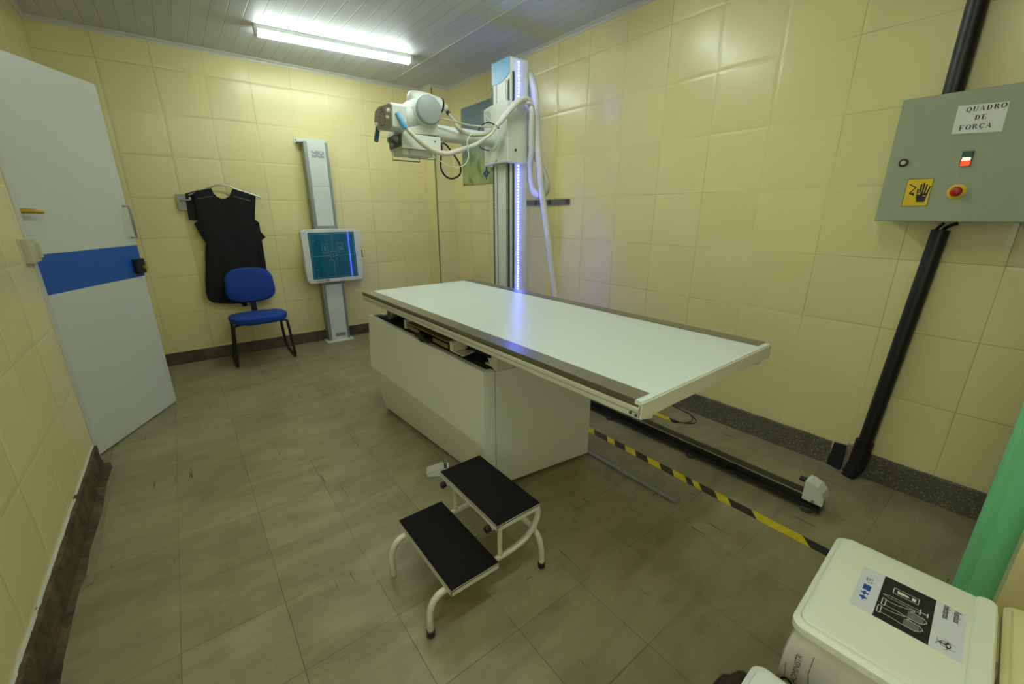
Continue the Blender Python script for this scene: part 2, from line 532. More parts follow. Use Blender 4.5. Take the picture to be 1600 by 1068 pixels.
def ell(cu, cv, ru, rv, n=20, a0=0.0, a1=360.0):
    full = abs(a1 - a0) >= 360
    k = n if full else n + 1
    return [(cu + ru * math.cos(math.radians(a0 + (a1 - a0) * i / n)), cv + rv * math.sin(math.radians(a0 + (a1 - a0) * i / n))) for i in range(k)]

def stroke(b, fn, pts, wd, w):
    """flat ribbon along 2D points"""
    P = [Vector(p) for p in pts]
    for p, q in zip(P[:-1], P[1:]):
        d = (q - p)
        if d.length < 1e-7: continue
        n = Vector((-d.y, d.x)).normalized() * wd / 2
        e = d.normalized() * wd * 0.25
        b.flat([p - e - n, q + e - n, q + e + n, p - e + n], fn, w)

def arcring(b, fn, cu, cv, ro, rvo, ri, rvi, a0, a1, w, n=18):
    """flat ring sector with separate outer / inner ellipse"""
    for i in range(n):
        t0 = math.radians(a0 + (a1 - a0) * i / n); t1 = math.radians(a0 + (a1 - a0) * (i + 1) / n)
        b.flat([(cu + ro * math.cos(t0), cv + rvo * math.sin(t0)), (cu + ro * math.cos(t1), cv + rvo * math.sin(t1)),
                (cu + ri * math.cos(t1), cv + rvi * math.sin(t1)), (cu + ri * math.cos(t0), cv + rvi * math.sin(t0))], fn, w)

# ------------------------------------------------------------------ the room
XR, XL, YB, ZC, YF = 2.66, -0.57, 4.784, 2.66, -1.2
def struct(name, b, mats, **kw):
    return b.build(name, mats, kind='structure', **kw)
struct('floor', bx(-1.5, 2.78, YF - 0.1, YB + 0.1, -0.08, 0.0), M['floor'])
struct('ceiling', bx(-1.5, 2.78, YF - 0.1, YB + 0.1, ZC, ZC + 0.06), M['ceiling'])
struct('wall_back', bx(XL - 0.1, XR + 0.1, YB, YB + 0.1, 0, ZC), M['tile_x'])
struct('wall_right', bx(XR, XR + 0.1, YF, YB, 0, ZC), M['tile_y'])
b = MB()
b.box(XL - 0.1, XL, YF, -0.75, 0, ZC); b.box(XL - 0.1, XL, 0.35, 3.06, 0, ZC)
b.box(XL - 0.1, XL, -0.75, 0.35, 0, 1.0); b.box(XL - 0.1, XL, -0.75, 0.35, 2.0, ZC)
b.box(XL - 0.1, XL, 3.06, 3.92, 2.10, ZC)
b.box(XL - 0.1, XL, 3.92, YB, 0, ZC)
struct('wall_left', b, M['tile_l'])
b = MB()
for a in ((-0.75, -0.71, 1.0, 2.0), (0.31, 0.35, 1.0, 2.0), (-0.71, 0.31, 1.0, 1.04), (-0.71, 0.31, 1.96, 2.0), (-0.22, -0.18, 1.04, 1.96)):
    b.box(XL - 0.08, XL - 0.03, a[0], a[1], a[2], a[3])
struct('added_window_1', b, M['alu'])  # unseen frame, added only to house the fill light
struct('wall_front', bx(XL - 0.1, XR + 0.1, YF - 0.1, YF, 0, ZC), M['tile_x'])
b = MB()
b.box(-1.45, -1.4, 2.6, 4.4, 0, ZC); b.box(-1.4, XL - 0.1, 2.6, 2.65, 0, ZC); b.box(-1.4, XL - 0.1, 4.35, 4.4, 0, ZC)
struct('wall_corridor', b, M['tile_l'])
struct('wall_pier', bx(1.78, 1.90, YF, -0.136, 0, ZC), M['tile_y'])
struct('wall_pilaster', bx(2.436, XR, 4.52, YB, 0, ZC), M['tile_x'])
struct('trim_1', bx(2.430, 2.440, 4.514, 4.524, 0, 2.63), M['seam'])

def cornice(name, x0, y0, x1, y1, nx, ny):
    prof = [(0, 0), (0.006, 0), (0.008, 0.012), (0.020, 0.022), (0.026, 0.022), (0.026, 0.030), (0, 0.030)]
    d = Vector((x1 - x0, y1 - y0, 0)); L = d.length; d.normalize()
    fn = lambda u, v, w: Vector((x0, y0, ZC - 0.0305)) + Vector((nx, ny, 0)) * u + Vector((0, 0, v)) + d * w
    struct(name, MB().prism(prof, fn, 0, L), M['pvc'])
cornice('trim_2', XL, YB, 2.436, YB, 0, -1)
cornice('trim_3', XR, 4.52, XR, YF, -1, 0)
cornice('trim_4', XL, YF, XL, YB, 1, 0)
cornice('trim_5', 2.43, 4.52, XR, 4.52, 0, -1)
cornice('trim_6', 2.436, YB, 2.436, 4.50, -1, 0)
struct('trim_7', bx(2.052, 2.066, YF, YB - 0.02, ZC - 0.004, ZC), M['pvc'], bevel=0.001)

# baseboards
b = MB(); b.box(XL, 1.14, YB - 0.014, YB, 0, 0.113); b.box(1.31, 2.436, YB - 0.014, YB, 0, 0.113)
struct('baseboard_back', b, M['brownbase'], bevel=0.002)
b = MB()
def rough_base(b, y0, y1, x_face, x_back, h, amp, seed):
    rnd = random.Random(seed)
    n = max(2, int((y1 - y0) / 0.04))
    rows = []
    for i in range(n + 1):
        y = y0 + (y1 - y0) * i / n
        hh = h + rnd.uniform(-amp, amp)
        xf = x_face + rnd.uniform(-1, 1) * amp * 0.35
        rows.append([b.bm.verts.new((x_back, y, 0)), b.bm.verts.new((xf + (x_face - x_back) * 0.25, y, 0)), b.bm.verts.new((xf, y, hh * 0.55)), b.bm.verts.new((xf, y, hh - 0.004)), b.bm.verts.new((x_back, y, hh))])
    for r, q in zip(rows[:-1], rows[1:]):
        for k in range(5):
            b.bm.faces.new((r[k], r[(k + 1) % 5], q[(k + 1) % 5], q[k]))
    b.bm.faces.new(rows[0]); b.bm.faces.new(rows[-1][::-1])
rough_base(b, YF, 0.372, XR - 0.014, XR, 0.137, 0.002, 3)
rough_base(b, 0.520, 4.52, XR - 0.014, XR, 0.137, 0.002, 4)
struct('baseboard_right', b, M['terrazzo'])
b = MB(); rough_base(b, YF, 3.0, XL + 0.020, XL, 0.130, 0.005, 5); rough_base(b, 3.95, YB, XL + 0.02, XL, 0.13, 0.004, 6)
struct('baseboard_left', b, M['concrete'])
# torn edge of the vinyl along the left wall
rnd = random.Random(11)
edge = []
y = YF
while y < 3.0:
    edge.append((XL + 0.062 + rnd.uniform(-0.009, 0.010) + 0.008 * math.sin(y * 2.1), y)); y += rnd.choice((0.05, 0.16, 0.3))
edge.append((XL + 0.045, 3.02))
poly = [(XL, YF)] + edge + [(XL, 3.02)]
struct('trim_8', MB().prism(poly, lambda u, v, w: Vector((u, v, w)), 0.0002, 0.0016), M['concrete'])
b = MB()
for y0, L, w_ in ((2.33, 0.42, 0.016), (1.95, 0.34, 0.02), (2.78, 0.16, 0.024)):
    b.prism([(XL + 0.064, y0), (XL + 0.064 + w_, y0 + 0.01), (XL + 0.062 + w_, y0 + L), (XL + 0.060, y0 + L - 0.02)], lambda u, v, w: Vector((u, v, w)), 0.0, 0.003)
struct('trim_9', b, M['base_white'] if False else plain('vinyl_offcut', srgb(128, 122, 92), 0.5))
b = MB(); rnd = random.Random(21); y = YF; row = []
while y < 3.0:
    row.append((y, 0.131 + rnd.uniform(-0.003, 0.003), 0.004 + rnd.uniform(-0.002, 0.002))); y += 0.05
for (ya, za, ta), (yb, zb, tb__) in zip(row[:-1], row[1:]):
    b.hexa([(XL, ya, za), (XL + 0.009, ya, za), (XL, yb, zb), (XL + 0.009, yb, zb), (XL, ya, za + ta), (XL + 0.006, ya, za + ta), (XL, yb, zb + tb__), (XL + 0.006, yb, zb + tb__)])
struct('trim_14', b, M['pvc'])
# broken corner of the right baseboard with mortar and an open hole
b = MB(); b.prism([(2.600, 0.360), (2.585, 0.42), (2.600, 0.50), (2.632, 0.545), (XR, 0.53), (XR, 0.36)], lambda u, v, w: Vector((u, v, w)), 0.0, 0.004)
struct('trim_10', b, M['patch'])
b = MB(); b.hexa([(2.612, 0.452, 0.004), (XR, 0.452, 0.0), (2.640, 0.520, 0.004), (XR, 0.520, 0.0), (2.648, 0.452, 0.142), (XR, 0.452, 0.142), (2.650, 0.505, 0.132), (XR, 0.512, 0.136)])
struct('trim_11', b, M['dark_gap'])
b = MB()
rough_base(b, 0.428, 0.452, XR - 0.012, XR, 0.158, 0.002, 9)
struct('trim_12', b, M['patch'])

# ------------------------------------------------------------------ ceiling lamps
def lamp(name, cx, cy, rot, label, lit='tube_light'):
    t = thing(name, label, 'lamp', (cx, cy, ZC), 'twin tube ceiling lamps')
    R = Matrix.Translation((cx, cy, 0)) @ Matrix.Rotation(rot, 4, 'Z')
    b = MB(); b.box(-0.60, 0.60, -0.035, 0.035, ZC - 0.030, ZC); b.xform(R)
    b.build('lamp_housing', M['white'], t, bevel=0.004)
    for s in (-1, 1):
        b = MB(); b.box(s * 0.585 - 0.012, s * 0.585 + 0.012, -0.042, 0.042, ZC - 0.068, ZC - 0.012); b.xform(R)
        b.build('lamp_holder', M['white'], t, bevel=0.003)
    for s in (-1, 1):
        b = MB(); b.cyl((-0.573, s * 0.023, ZC - 0.050), (0.573, s * 0.023, ZC - 0.050), 0.0145, n=16); b.xform(R)
        b.build('tube', M[lit], t)
    return t
lamp('ceiling_lamp', 1.315, 3.94, math.radians(-6.0), 'lit white twin tube lamp on the slatted ceiling near the back wall')
lamp('ceiling_lamp', 1.315, 2.08, 0.0, 'lit tube lamp above the x-ray table, seen only as a glow on the right wall')
lamp('ceiling_lamp', 0.35, 0.30, 0.0, 'added fill tube lamp above the doorway bins, out of the picture', 'tube_fill')  # unseen lamp, added to brighten the near end of the room

# ------------------------------------------------------------------ door, left
DP0 = Vector((-0.596, 3.098, 0.0)); DD = (Vector((-0.232, 3.749, 0)) - DP0).normalized()
dfr = frame(DP0, DD, (0, 0, 1))          # u along leaf, v up, w towards the room
door = thing('door_1', 'white door ajar with a blue band and black lock', None, DP0, kind='structure')
b = MB(); b.prism([(0.0, 0.008), (0.747, 0.008), (0.805, 2.080), (0.0, 2.075)], dfr, -0.036, 0.0)
leaf = MB(); leaf.prism([(0.0, 0.008), (0.775, 0.008), (0.775, 2.078), (0.0, 2.078)], dfr, -0.036, 0.0)
leaf.build('door_leaf', M['door'], door, bevel=0.0015)
b.bm.free()
MB().prism([(0.0, 0.938), (0.776, 0.938), (0.776, 1.141), (0.0, 1.141)], dfr, -0.0365, 0.0012).build('blue_band', M['door_blue'], door)
b = MB(); b.tube([dfr(0.742, 1.385, 0.0), dfr(0.742, 1.385, 0.035), dfr(0.742, 1.19, 0.035), dfr(0.742, 1.19, 0.0)], 0.007, 10, smooth=0)
b.build('pull_handle', M['alu'], door)
b = MB(); b.prism([(0.690, 0.960), (0.765, 0.960), (0.765, 1.055), (0.690, 1.055)], dfr, 0.0012, 0.030)
lk = b.build('lock_case', M['black'], door, bevel=0.004)
b = MB(); b.cyl(dfr(0.745, 1.0, 0.03), dfr(0.745, 1.0, 0.046), 0.012); b.prism([(0.766, 0.975), (0.785, 0.975), (0.785, 1.03), (0.766, 1.03)], dfr, 0.002, 0.024)
b.build('lock_bolt', M['brass'], lk, bevel=0.001)
for v in (0.30, 0.77, 1.40, 1.85):
    MB().cyl(dfr(0.006, v, 0.004), dfr(0.006, v + 0.09, 0.004), 0.005, n=10).build('hinge', M['xdark'], door)
b = MB()
b.tube([dfr(0.005, 1.352, 0.02), dfr(0.03, 1.352, 0.045), dfr(0.06, 1.350, 0.05), dfr(0.10, 1.346, 0.05)], [0.011, 0.012, 0.012, 0.010, 0.009], 12)
b.build('door_handle', M['brass'], door)
b = MB()
b.box(XL - 0.11, XL + 0.006, 3.015, 3.09, 0.0, 2.10)
b.box(XL - 0.11, XL + 0.006, 3.015, 3.96, 2.10, 2.16)
b.box(XL - 0.11, XL + 0.006, 3.90, 3.96, 0.0, 2.10)
struct('trim_13', b, M['pvc'], bevel=0.003)
st = thing('lock_strike_box', 'beige metal lock strike box on the left wall beside the white door', 'lock', (XL, 3.0, 1.1))
b = MB(); b.box(XL, XL + 0.030, 2.915, 3.060, 1.118, 1.225)
b.build('box', M['beige_box'], st, bevel=0.004)
b = MB(); b.box(XL, XL + 0.004, 2.885, 2.918, 1.112, 1.230)
b.build('flange', M['beige_box'], st, bevel=0.001)
b = MB(); b.box(XL + 0.028, XL + 0.040, 3.02, 3.060, 1.135, 1.205)
b.build('striker', M['beige_box'], st, bevel=0.001)

# ------------------------------------------------------------------ x-ray table
TC = Vector((1.3295, 1.671, 0))
TR = Matrix.Translation(TC) @ Matrix.Rotation(math.radians(0.57), 4, 'Z')
tab = thing('xray_table', 'white x-ray table with steel edge rails on a grey-white pedestal', 'table', (TC.x, TC.y, 0))
HX, HY = 0.428, 1.067
b = MB(); b.box(-HX + 0.005, HX - 0.005, -HY, HY, 0.8365, 0.850); b.xform(TR)
b.build('tabletop', M['table_top'], tab, bevel=0.001)
for s in (-1, 1):
    f = lambda u, v, w, s=s: TR @ Vector((s * (HX - u), w, v))
    MB().prism([(0, 0.839), (0.003, 0.839), (0.003, 0.8503), (0.068, 0.8503), (0.070, 0.8518), (0.001, 0.8536), (0, 0.8525)], f, -HY + 0.02, HY).build('edge_rail', M['brushed'], tab)
    MB().prism([(0.006, 0.8375), (0.004, 0.830), (0.010, 0.829), (0.010, 0.8365), (0.02, 0.8365), (0.02, 0.8375)], f, -HY + 0.01, HY).build('edge_strip', M['brown_edge'], tab)
    MB().prism([(0.010, 0.8365), (0.004, 0.829), (0.000, 0.827), (0.001, 0.816), (0.008, 0.8145), (0.008, 0.812), (0.002, 0.811), (0.004, 0.796), (0.035, 0.786), (0.075, 0.776), (0.080, 0.79), (0.080, 0.8365)], f, -HY + 0.006, HY - 0.02).build('side_profile', M['alu_white'], tab)
for s in (-1, 1):
    b = MB(); b.box(-HX + 0.002, HX - 0.002, s * (HY - 0.001), s * (HY + 0.005), 0.797, 0.8455); b.xform(TR)
    b.build('end_cap', M['alu_white'], tab, bevel=0.0015)
b = MB(); b.box(-HX + 0.09, HX - 0.09, -HY + 0.02, HY - 0.02, 0.806, 0.835); b.xform(TR); b.build('underframe', M['alu_white'], tab)
for u, v in ((0.03, 0.808), (0.012, 0.806)):
    MB().cyl(TR @ Vector((-HX - 0.001, -HY + u, v)), TR @ Vector((-HX + 0.006, -HY + u, v)), 0.0045, n=10).build('screw', M['xdark'], tab)
# pedestal
def quad_prism(b, foot, z0, z1):
    b.prism(foot, lambda u, v, w: Vector((u, v, w)), z0, z1)
b = MB(); quad_prism(b, [(1.052, 1.470), (1.645, 1.396), (1.645, 2.690), (1.030, 2.690)], 0.022, 0.640)
b.build('pedestal', M['base_white'], tab, bevel=0.003)
b = MB(); quad_prism(b, [(1.07, 1.50), (1.62, 1.43), (1.62, 2.66), (1.02, 2.66)], 0.0, 0.022)
b.build('plinth', M['black_matte'], tab)
# bowed front panel with its diagonal fold
A, B_ = (0.905, 2.700, 0.700), (0.985, 1.476, 0.652)
FL, FR = (0.887, 2.700, 0.350), (0.972, 1.476, 0.275)
GL, GR = (0.962, 2.690, 0.018), (1.035, 1.476, 0.018)
b = MB()
vs = [b.bm.verts.new(p) for p in (A, B_, FR, GR, GL, FL)]
bk = [b.bm.verts.new(p) for p in ((1.005, 2.700, 0.700), (1.047, 1.470, 0.645), (1.047, 1.470, 0.275), (1.047, 1.470, 0.018), (1.005, 2.700, 0.018), (1.005, 2.700, 0.350))]
F = b.bm.faces.new
F((vs[0], vs[1], vs[2], vs[5])); F((vs[5], vs[2], vs[3], vs[4]))
F((vs[1], bk[1], bk[2], vs[2])); F((vs[2], bk[2], bk[3], vs[3]))
F((vs[0], vs[5], bk[5], bk[0])); F((vs[5], vs[4], bk[4], bk[5])); F((vs[4], vs[3], bk[3], bk[4]))
# open top: thin lip and an inner face
il = [b.bm.verts.new(p) for p in ((0.935, 2.68, 0.700), (1.020, 1.497, 0.652), (1.020, 1.497, 0.5), (0.935, 2.68, 0.5))]
F((vs[0], il[0], il[1], vs[1])); F((il[0], il[3], il[2], il[1]))
ir = [b.bm.verts.new(p) for p in ((1.005, 2.68, 0.700), (1.047, 1.497, 0.648))]
F((vs[0], bk[0], ir[0], il[0])); F((vs[1], il[1], ir[1], bk[1]))
b.build('front_panel', M['base_white'], tab, bevel=0.003, seg=1, angle=40, sharp=8)
b = MB(); b.box(1.045, 1.60, 1.49, 2.67, 0.632, 0.652); b.hexa([(1.03, 1.50, 0.50), (1.06, 1.50, 0.50), (0.95, 2.67, 0.50), (1.06, 2.67, 0.50), (1.03, 1.50, 0.63), (1.06, 1.50, 0.63), (0.945, 2.67, 0.63), (1.06, 2.67, 0.63)])
b.build('interior', M['black_matte'], tab)
b = MB()
b.hexa([(1.022, 1.50, 0.60), (1.50, 1.50, 0.60), (0.938, 2.67, 0.60), (1.50, 2.67, 0.60), (1.045, 1.50, 0.655), (1.50, 1.50, 0.655), (0.965, 2.67, 0.690), (1.50, 2.67, 0.690)])
b.box(1.04, 1.56, 1.50, 2.66, 0.700, 0.792)
b.build('bellows', M['black_matte'], tab)
for y0, x0, h0 in ((1.475, 1.052, 0.645), (2.60, 1.03, 0.69)):
    b = MB(); b.prism([(0, h0), (0.10, h0), (0.10, h0 + 0.018), (0.06, h0 + 0.02), (0.085, h0 + 0.055), (0.085, 0.806), (0.0, 0.806), (0.0, h0 + 0.04)], lambda u, v, w: Vector((x0 + w, y0 + u - 0.02, v)), 0, 0.16)
    b.cyl((x0 - 0.001, y0 + 0.045, h0 + 0.009), (x0 + 0.004, y0 + 0.045, h0 + 0.009), 0.006, n=10)
    b.build('roller_bracket', M['alu_white'], tab, bevel=0.004)
b = MB(); b.lathe((0.985, 2.545, 0.725), (1, 0, 0), [(0, 0.018), (0.0, 0.034), (0.004, 0.036), (0.018, 0.036), (0.02, 0.03)], 28)
brg = b.build('bearing', M['alu'], tab)
b = MB(); b.lathe((0.980, 2.545, 0.725), (1, 0, 0), [(0, 0.017), (0.006, 0.017)], 20)
for k in range(4):
    a = k * PI / 2 + 0.6
    b.cyl((0.982, 2.545 + 0.026 * math.cos(a), 0.725 + 0.026 * math.sin(a)), (0.988, 2.545 + 0.026 * math.cos(a), 0.725 + 0.026 * math.sin(a)), 0.004, n=8)
b.build('bearing_bore', M['xdark'], brg)
b = MB(); b.box(0.958, 0.965, 2.06, 2.215, 0.705, 0.727); b.box(0.958, 0.965, 1.745, 1.90, 0.700, 0.722); b.box(0.960, 1.3, 1.74, 2.22, 0.732, 0.738)
tr = b.build('film_tray', plain('tray_metal', srgb(132, 120, 84), 0.4, 0.3), tab, bevel=0.001)
for y0, hh in ((2.225, 0.752), (1.695, 0.748)):
    b = MB(); b.prism([(y0 - 0.004, 0.700), (y0 + 0.022, 0.700), (y0 + 0.02, hh), (y0, hh)], lambda u, v, w: Vector((w, u, v)), 0.955, 1.05)
    b.cyl((0.953, y0 + 0.010, 0.715), (0.957, y0 + 0.010, 0.715), 0.004, n=8); b.cyl((0.953, y0 + 0.010, 0.732), (0.957, y0 + 0.010, 0.732), 0.004, n=8)
    b.build('tray_bracket', M['alu_white'], tr, bevel=0.002)
MB().prism([(1.60, 0.0), (1.72, 0.0), (1.69, 0.06), (1.63, 0.09)], lambda u, v, w: Vector((0.958 + v, u, 0.697 + w)), 0, 0.004).build('tray_plate', M['alu_white'], tr)
b = MB(); b.lathe((0.925, 1.985, 0.703), (1, 0, 0), [(0, 0.012), (0.004, 0.020), (0.018, 0.024), (0.026, 0.018), (0.05, 0.014)], 20)
b.box(0.93, 0.955, 1.90, 2.06, 0.697, 0.712)
b.build('tray_knob', M['black'], tr, bevel=0.002)

# ------------------------------------------------------------------ floor rail and what lies beside it
fr = thing('floor_rail', 'long dark steel floor rail running under the x-ray table along the right wall', 'rail', (2.15, 2.3, 0))
b = MB()
b.prism([(2.100, 0.022), (2.165, 0.022), (2.165, 0.040), (2.150, 0.044), (2.150, 0.062), (2.165, 0.066), (2.165, 0.082), (2.100, 0.082), (2.100, 0.066), (2.112, 0.062), (2.112, 0.044), (2.100, 0.040)], lambda u, v, w: Vector((u, w, v)), 0.395, 4.35)
b.build('beam', plain('dark_oily_steel', srgb(54, 56, 50), 0.35, 0.6, var=0.2), fr)
MB().box(2.1, 2.104, 0.40, 4.34, 0.082, 0.0865).build('running_edge', M['steel'], fr)
for y0 in (0.445, 1.03, 1.615, 2.2, 2.8, 3.4, 4.0):
    b = MB(); b.rbox(2.085, 2.185, y0 - 0.022, y0 + 0.022, 0.0, 0.022, r=0.02)
    b.build('foot', M['xdark'], fr, bevel=0.002)
eb = MB()
prof = [(0.388, 0.062), (0.470, 0.062), (0.470, 0.158), (0.455, 0.160), (0.420, 0.148), (0.398, 0.125), (0.388, 0.095)]
eb.prism(prof, lambda u, v, w: Vector((w, u, v)), 2.094, 2.098)
eb.prism([(u, v) for u, v in prof if True], lambda u, v, w: Vector((w, u, v)), 2.160, 2.168)
for (u0, v0), (u1, v1) in zip(prof[2:6], prof[3:7]):
    eb.hexa([(2.098, u0, v0 - 0.003), (2.160, u0, v0 - 0.003), (2.098, u1, v1 - 0.003), (2.160, u1, v1 - 0.003), (2.098, u0, v0), (2.160, u0, v0), (2.098, u1, v1), (2.160, u1, v1)])
ebo = eb.build('end_bracket', M['white'], fr, bevel=0.001)
MB().cyl((2.088, 0.425, 0.072), (2.095, 0.425, 0.072), 0.008, n=14).build('screw', M['steel'], ebo)
MB().cyl((2.13, 0.470, 0.142), (2.13, 0.500, 0.142), 0.012, n=14).build('rubber_stop', M['black'], ebo)

b = MB()
b.prism([(0, 0.0), (0.048, 0.0), (0.048, 0.010), (0.040, 0.010), (0.034, 0.004), (0.014, 0.004), (0.008, 0.010), (0, 0.010)], lambda u, v, w: Vector((1.662 + u, w, v + 0.0005)), 0.855, 1.47)
b.cyl((1.668, 0.868, 0.0105), (1.668, 0.868, 0.012), 0.002, n=8); b.cyl((1.705, 0.868, 0.0105), (1.705, 0.868, 0.012), 0.002, n=8)
b.build('cable_channel', plain('grey_channel', srgb(136, 140, 130), 0.4, 0.3), None, label='thin grey metal channel lying on the floor beside the x-ray pedestal', cat='channel')

def tape(name, x0, x1, bounds, first_black, label, drift=0.0):
    """flat tape along y with slanted black / yellow bands; bounds from far to near"""
    b = MB()
    sl = 0.045
    for i, (ya, yb) in enumerate(zip(bounds[:-1], bounds[1:])):
        blk = (i % 2 == 0) == first_black
        b.mi = 1 if blk else 0
        s0 = sl if 0 < i else 0; s1 = sl if i < len(bounds) - 2 else 0
        b._new([Vector((x0, ya + 0, 0)), Vector((x1, ya + s0, 0)), Vector((x1, yb + s1, 0)), Vector((x0, yb, 0)),
                Vector((x0, ya + 0, 0.0012)), Vector((x1, ya + s0, 0.0012)), Vector((x1, yb + s1, 0.0012)), Vector((x0, yb, 0.0012))],
               [(3, 2, 1, 0), (4, 5, 6, 7), (0, 1, 5, 4), (1, 2, 6, 5), (2, 3, 7, 6), (3, 0, 4, 7)])
    return b.build(name, [M['tape_yellow'], M['black']], None, label=label, cat='floor tape', group='hazard tapes on the floor')
bd = [4.2]
while bd[-1] > 1.75: bd.append(bd[-1] - 0.12)
bd = bd[:-1]
if len(bd) % 2 == 0: bd = bd[:-1]
near = [1.60, 1.535, 1.43, 1.373, 1.294, 1.220, 1.139, 1.057, 0.978, 0.903, 0.864, 0.824, 0.742, 0.676, 0.562, 0.350, 0.27]
bounds = bd + near
tape('hazard_tape', 1.862, 1.912, bounds, (len(bd) + 1) % 2 == 0, 'yellow and black striped tape on the floor between pedestal and floor rail')
tape('hazard_tape', 2.402, 2.446, [4.2, 1.335, 1.30], False, 'short yellow tape stuck to the floor between floor rail and right wall')
b = MB(); b.tube([(2.655, 1.560, 0.10), (2.640, 1.507, 0.012), (2.620, 1.406, 0.004), (2.605, 1.334, 0.004), (2.565, 1.278, 0.004), (2.511, 1.252, 0.004), (2.455, 1.263, 0.004), (2.418, 1.305, 0.005), (2.41, 1.34, 0.006)], 0.003, 6)
b.tube([(2.648, 1.58, 0.09), (2.630, 1.50, 0.012), (2.612, 1.38, 0.004), (2.585, 1.29, 0.004), (2.53, 1.225, 0.004), (2.475, 1.235, 0.004), (2.426, 1.297, 0.005), (2.42, 1.34, 0.006)], 0.003, 6)
b.build('floor_wire', M['wire'], None, label='loop of thin black wire on the floor by the yellow tape end', cat='wire')

# ------------------------------------------------------------------ x-ray tube stand
xs = thing('xray_tube_stand', 'tall white x-ray tube column with swivel head and blue lit strip behind the table', 'x-ray machine', (2.16, 2.795, 0.087))
MX0, MX1, MY0, MY1 = 2.08, 2.245, 2.685, 2.905
MB().box(MX0, MX1, MY0, MY1, 0.13, 2.40).build('mast', M['xwhite'], xs, bevel=0.003)
b = MB(); b.box(2.07, 2.26, 2.64, 2.95, 0.087, 0.15); b.build('carriage_base', M['xwhite'], xs, bevel=0.004)
MB().box(MX0 - 0.003, MX0, 2.735, 2.842, 0.15, 2.27).build('front_panel', M['xwhite'], xs, bevel=0.0008)
b = MB()
for y0, y1 in ((2.893, 2.9055), (2.846, 2.850), (2.726, 2.731), (2.690, 2.705)):
    b.box(MX0 - 0.002, MX0 + 0.001, y0, y1, 0.15, 2.26)
b.build('slot', M['black'], xs)
b = MB(); b.box(MX0 - 0.006, MX0, 2.707, 2.722, 0.15, 2.25); b.build('guide_rail', M['alu'], xs, bevel=0.001)
b = MB(); b.box(MX0 - 0.003, MX0, 2.856, 2.886, 0.15, 2.05)
sc = b.build('scale_strip', M['xwhite'], xs)
b = MB()
z = 0.8
k = 0
while z < 1.69:
    L = 0.016 if k % 5 == 0 else 0.008
    b.box(MX0 - 0.0036, MX0 - 0.0028, 2.884 - L, 2.884, z, z + 0.0025); z += 0.02; k += 1
b.build('scale_marks', M['ruler'], sc)
MB().prism([(2.688, 2.398), (2.902, 2.398), (2.902, 2.262), (2.880, 2.256), (2.840, 2.253), (2.800, 2.254), (2.760, 2.262), (2.725, 2.277), (2.700, 2.292), (2.688, 2.302)], lambda u, v, w: Vector((w, u, v)), MX0 - 0.006, MX0).build('top_cover', M['xblue'], xs, bevel=0.001)
b = MB(); b.box(2.100, 2.116, MY0 - 0.007, MY0, 0.15, 2.31); b.build('side_rail', plain('dark_green_steel', srgb(86, 96, 84), 0.35, 0.6), xs, bevel=0.001)
b = MB(); b.box(2.150, 2.162, MY0 - 0.002, MY0, 0.14, 2.392)
lt = b.build('led_strip', M['led_tape'], xs)
b = MB()
z = 0.20
while z < 2.385:
    b.box(2.153, 2.159, MY0 - 0.0065, MY0 - 0.002, z, z + 0.0065); z += 0.0215
b.build('led_dots', M['led'], lt)
b = MB(); b.box(2.150, 2.162, MY1, MY1 + 0.002, 0.14, 2.392)
lt = b.build('led_strip', M['led_tape'], xs)
b = MB()
z = 0.20
while z < 2.385:
    b.box(2.153, 2.159, MY1 + 0.002, MY1 + 0.0065, z, z + 0.0065); z += 0.0215
b.build('led_dots', M['led'], lt)
b = MB(); b.box(2.085, 2.12, 2.905, 2.93, 2.225, 2.25); b.box(2.09, 2.11, 2.912, 2.928, 2.185, 2.225)
b.build('limit_switch', M['black'], xs, bevel=0.002)

# carriage box that slides on the mast
cpoly = [(2.022, 2.640), (2.022, 2.815), (2.062, 3.000), (2.230, 3.000), (2.230, 2.672), (2.170, 2.655)]
b = MB(); b.prism(cpoly, lambda u, v, w: Vector((u, v, w)), 1.700, 2.110)
car = b.build('carriage', M['xwhite'], xs, bevel=0.008, seg=3)
pf = frame((2.0262, 2.835, 0), (0.04, 0.185, 0), (0, 0, 1))
pl = MB(); q = frame((2.0575, 2.978, 0), (-0.04, -0.185, 0), (0, 0, 1))
for i in range(9):
    zz = 2.078 - i * 0.0115
    for j in range(5):
        if (i * 7 + j * 3) % 5 == 4: continue
        pl.prism([(0.02 + j * 0.021, zz), (0.038 + j * 0.021, zz), (0.038 + j * 0.021, zz + 0.0065), (0.02 + j * 0.021, zz + 0.0065)], q, 0.0008, 0.0016)
pl.build('spec_label', M['xgrey'], car)
MB().cyl((2.10, 2.650, 1.79), (2.10, 2.640, 1.79), 0.008, n=12).build('screw', M['black'], car)
MB().cyl((2.0225, 2.78, 1.722), (2.019, 2.78, 1.722), 0.005, n=10).build('screw', M['black'], car)
b = MB(); b.lathe((2.060, 2.82, 1.870), (-1, 0, 0), [(0, 0.075), (0.045, 0.072), (0.048, 0.054)], 28); b.build('arm_flange', M['xwhite'], xs)
MB().cyl((2.03, 2.82, 1.870), (1.500, 2.82, 1.870), 0.051, n=32).build('arm', M['xwhite'], xs)
b = MB(); b.cyl((1.510, 2.82, 1.870), (1.494, 2.82, 1.870), 0.057, n=32); b.build('arm_collar', M['xdark'], xs)

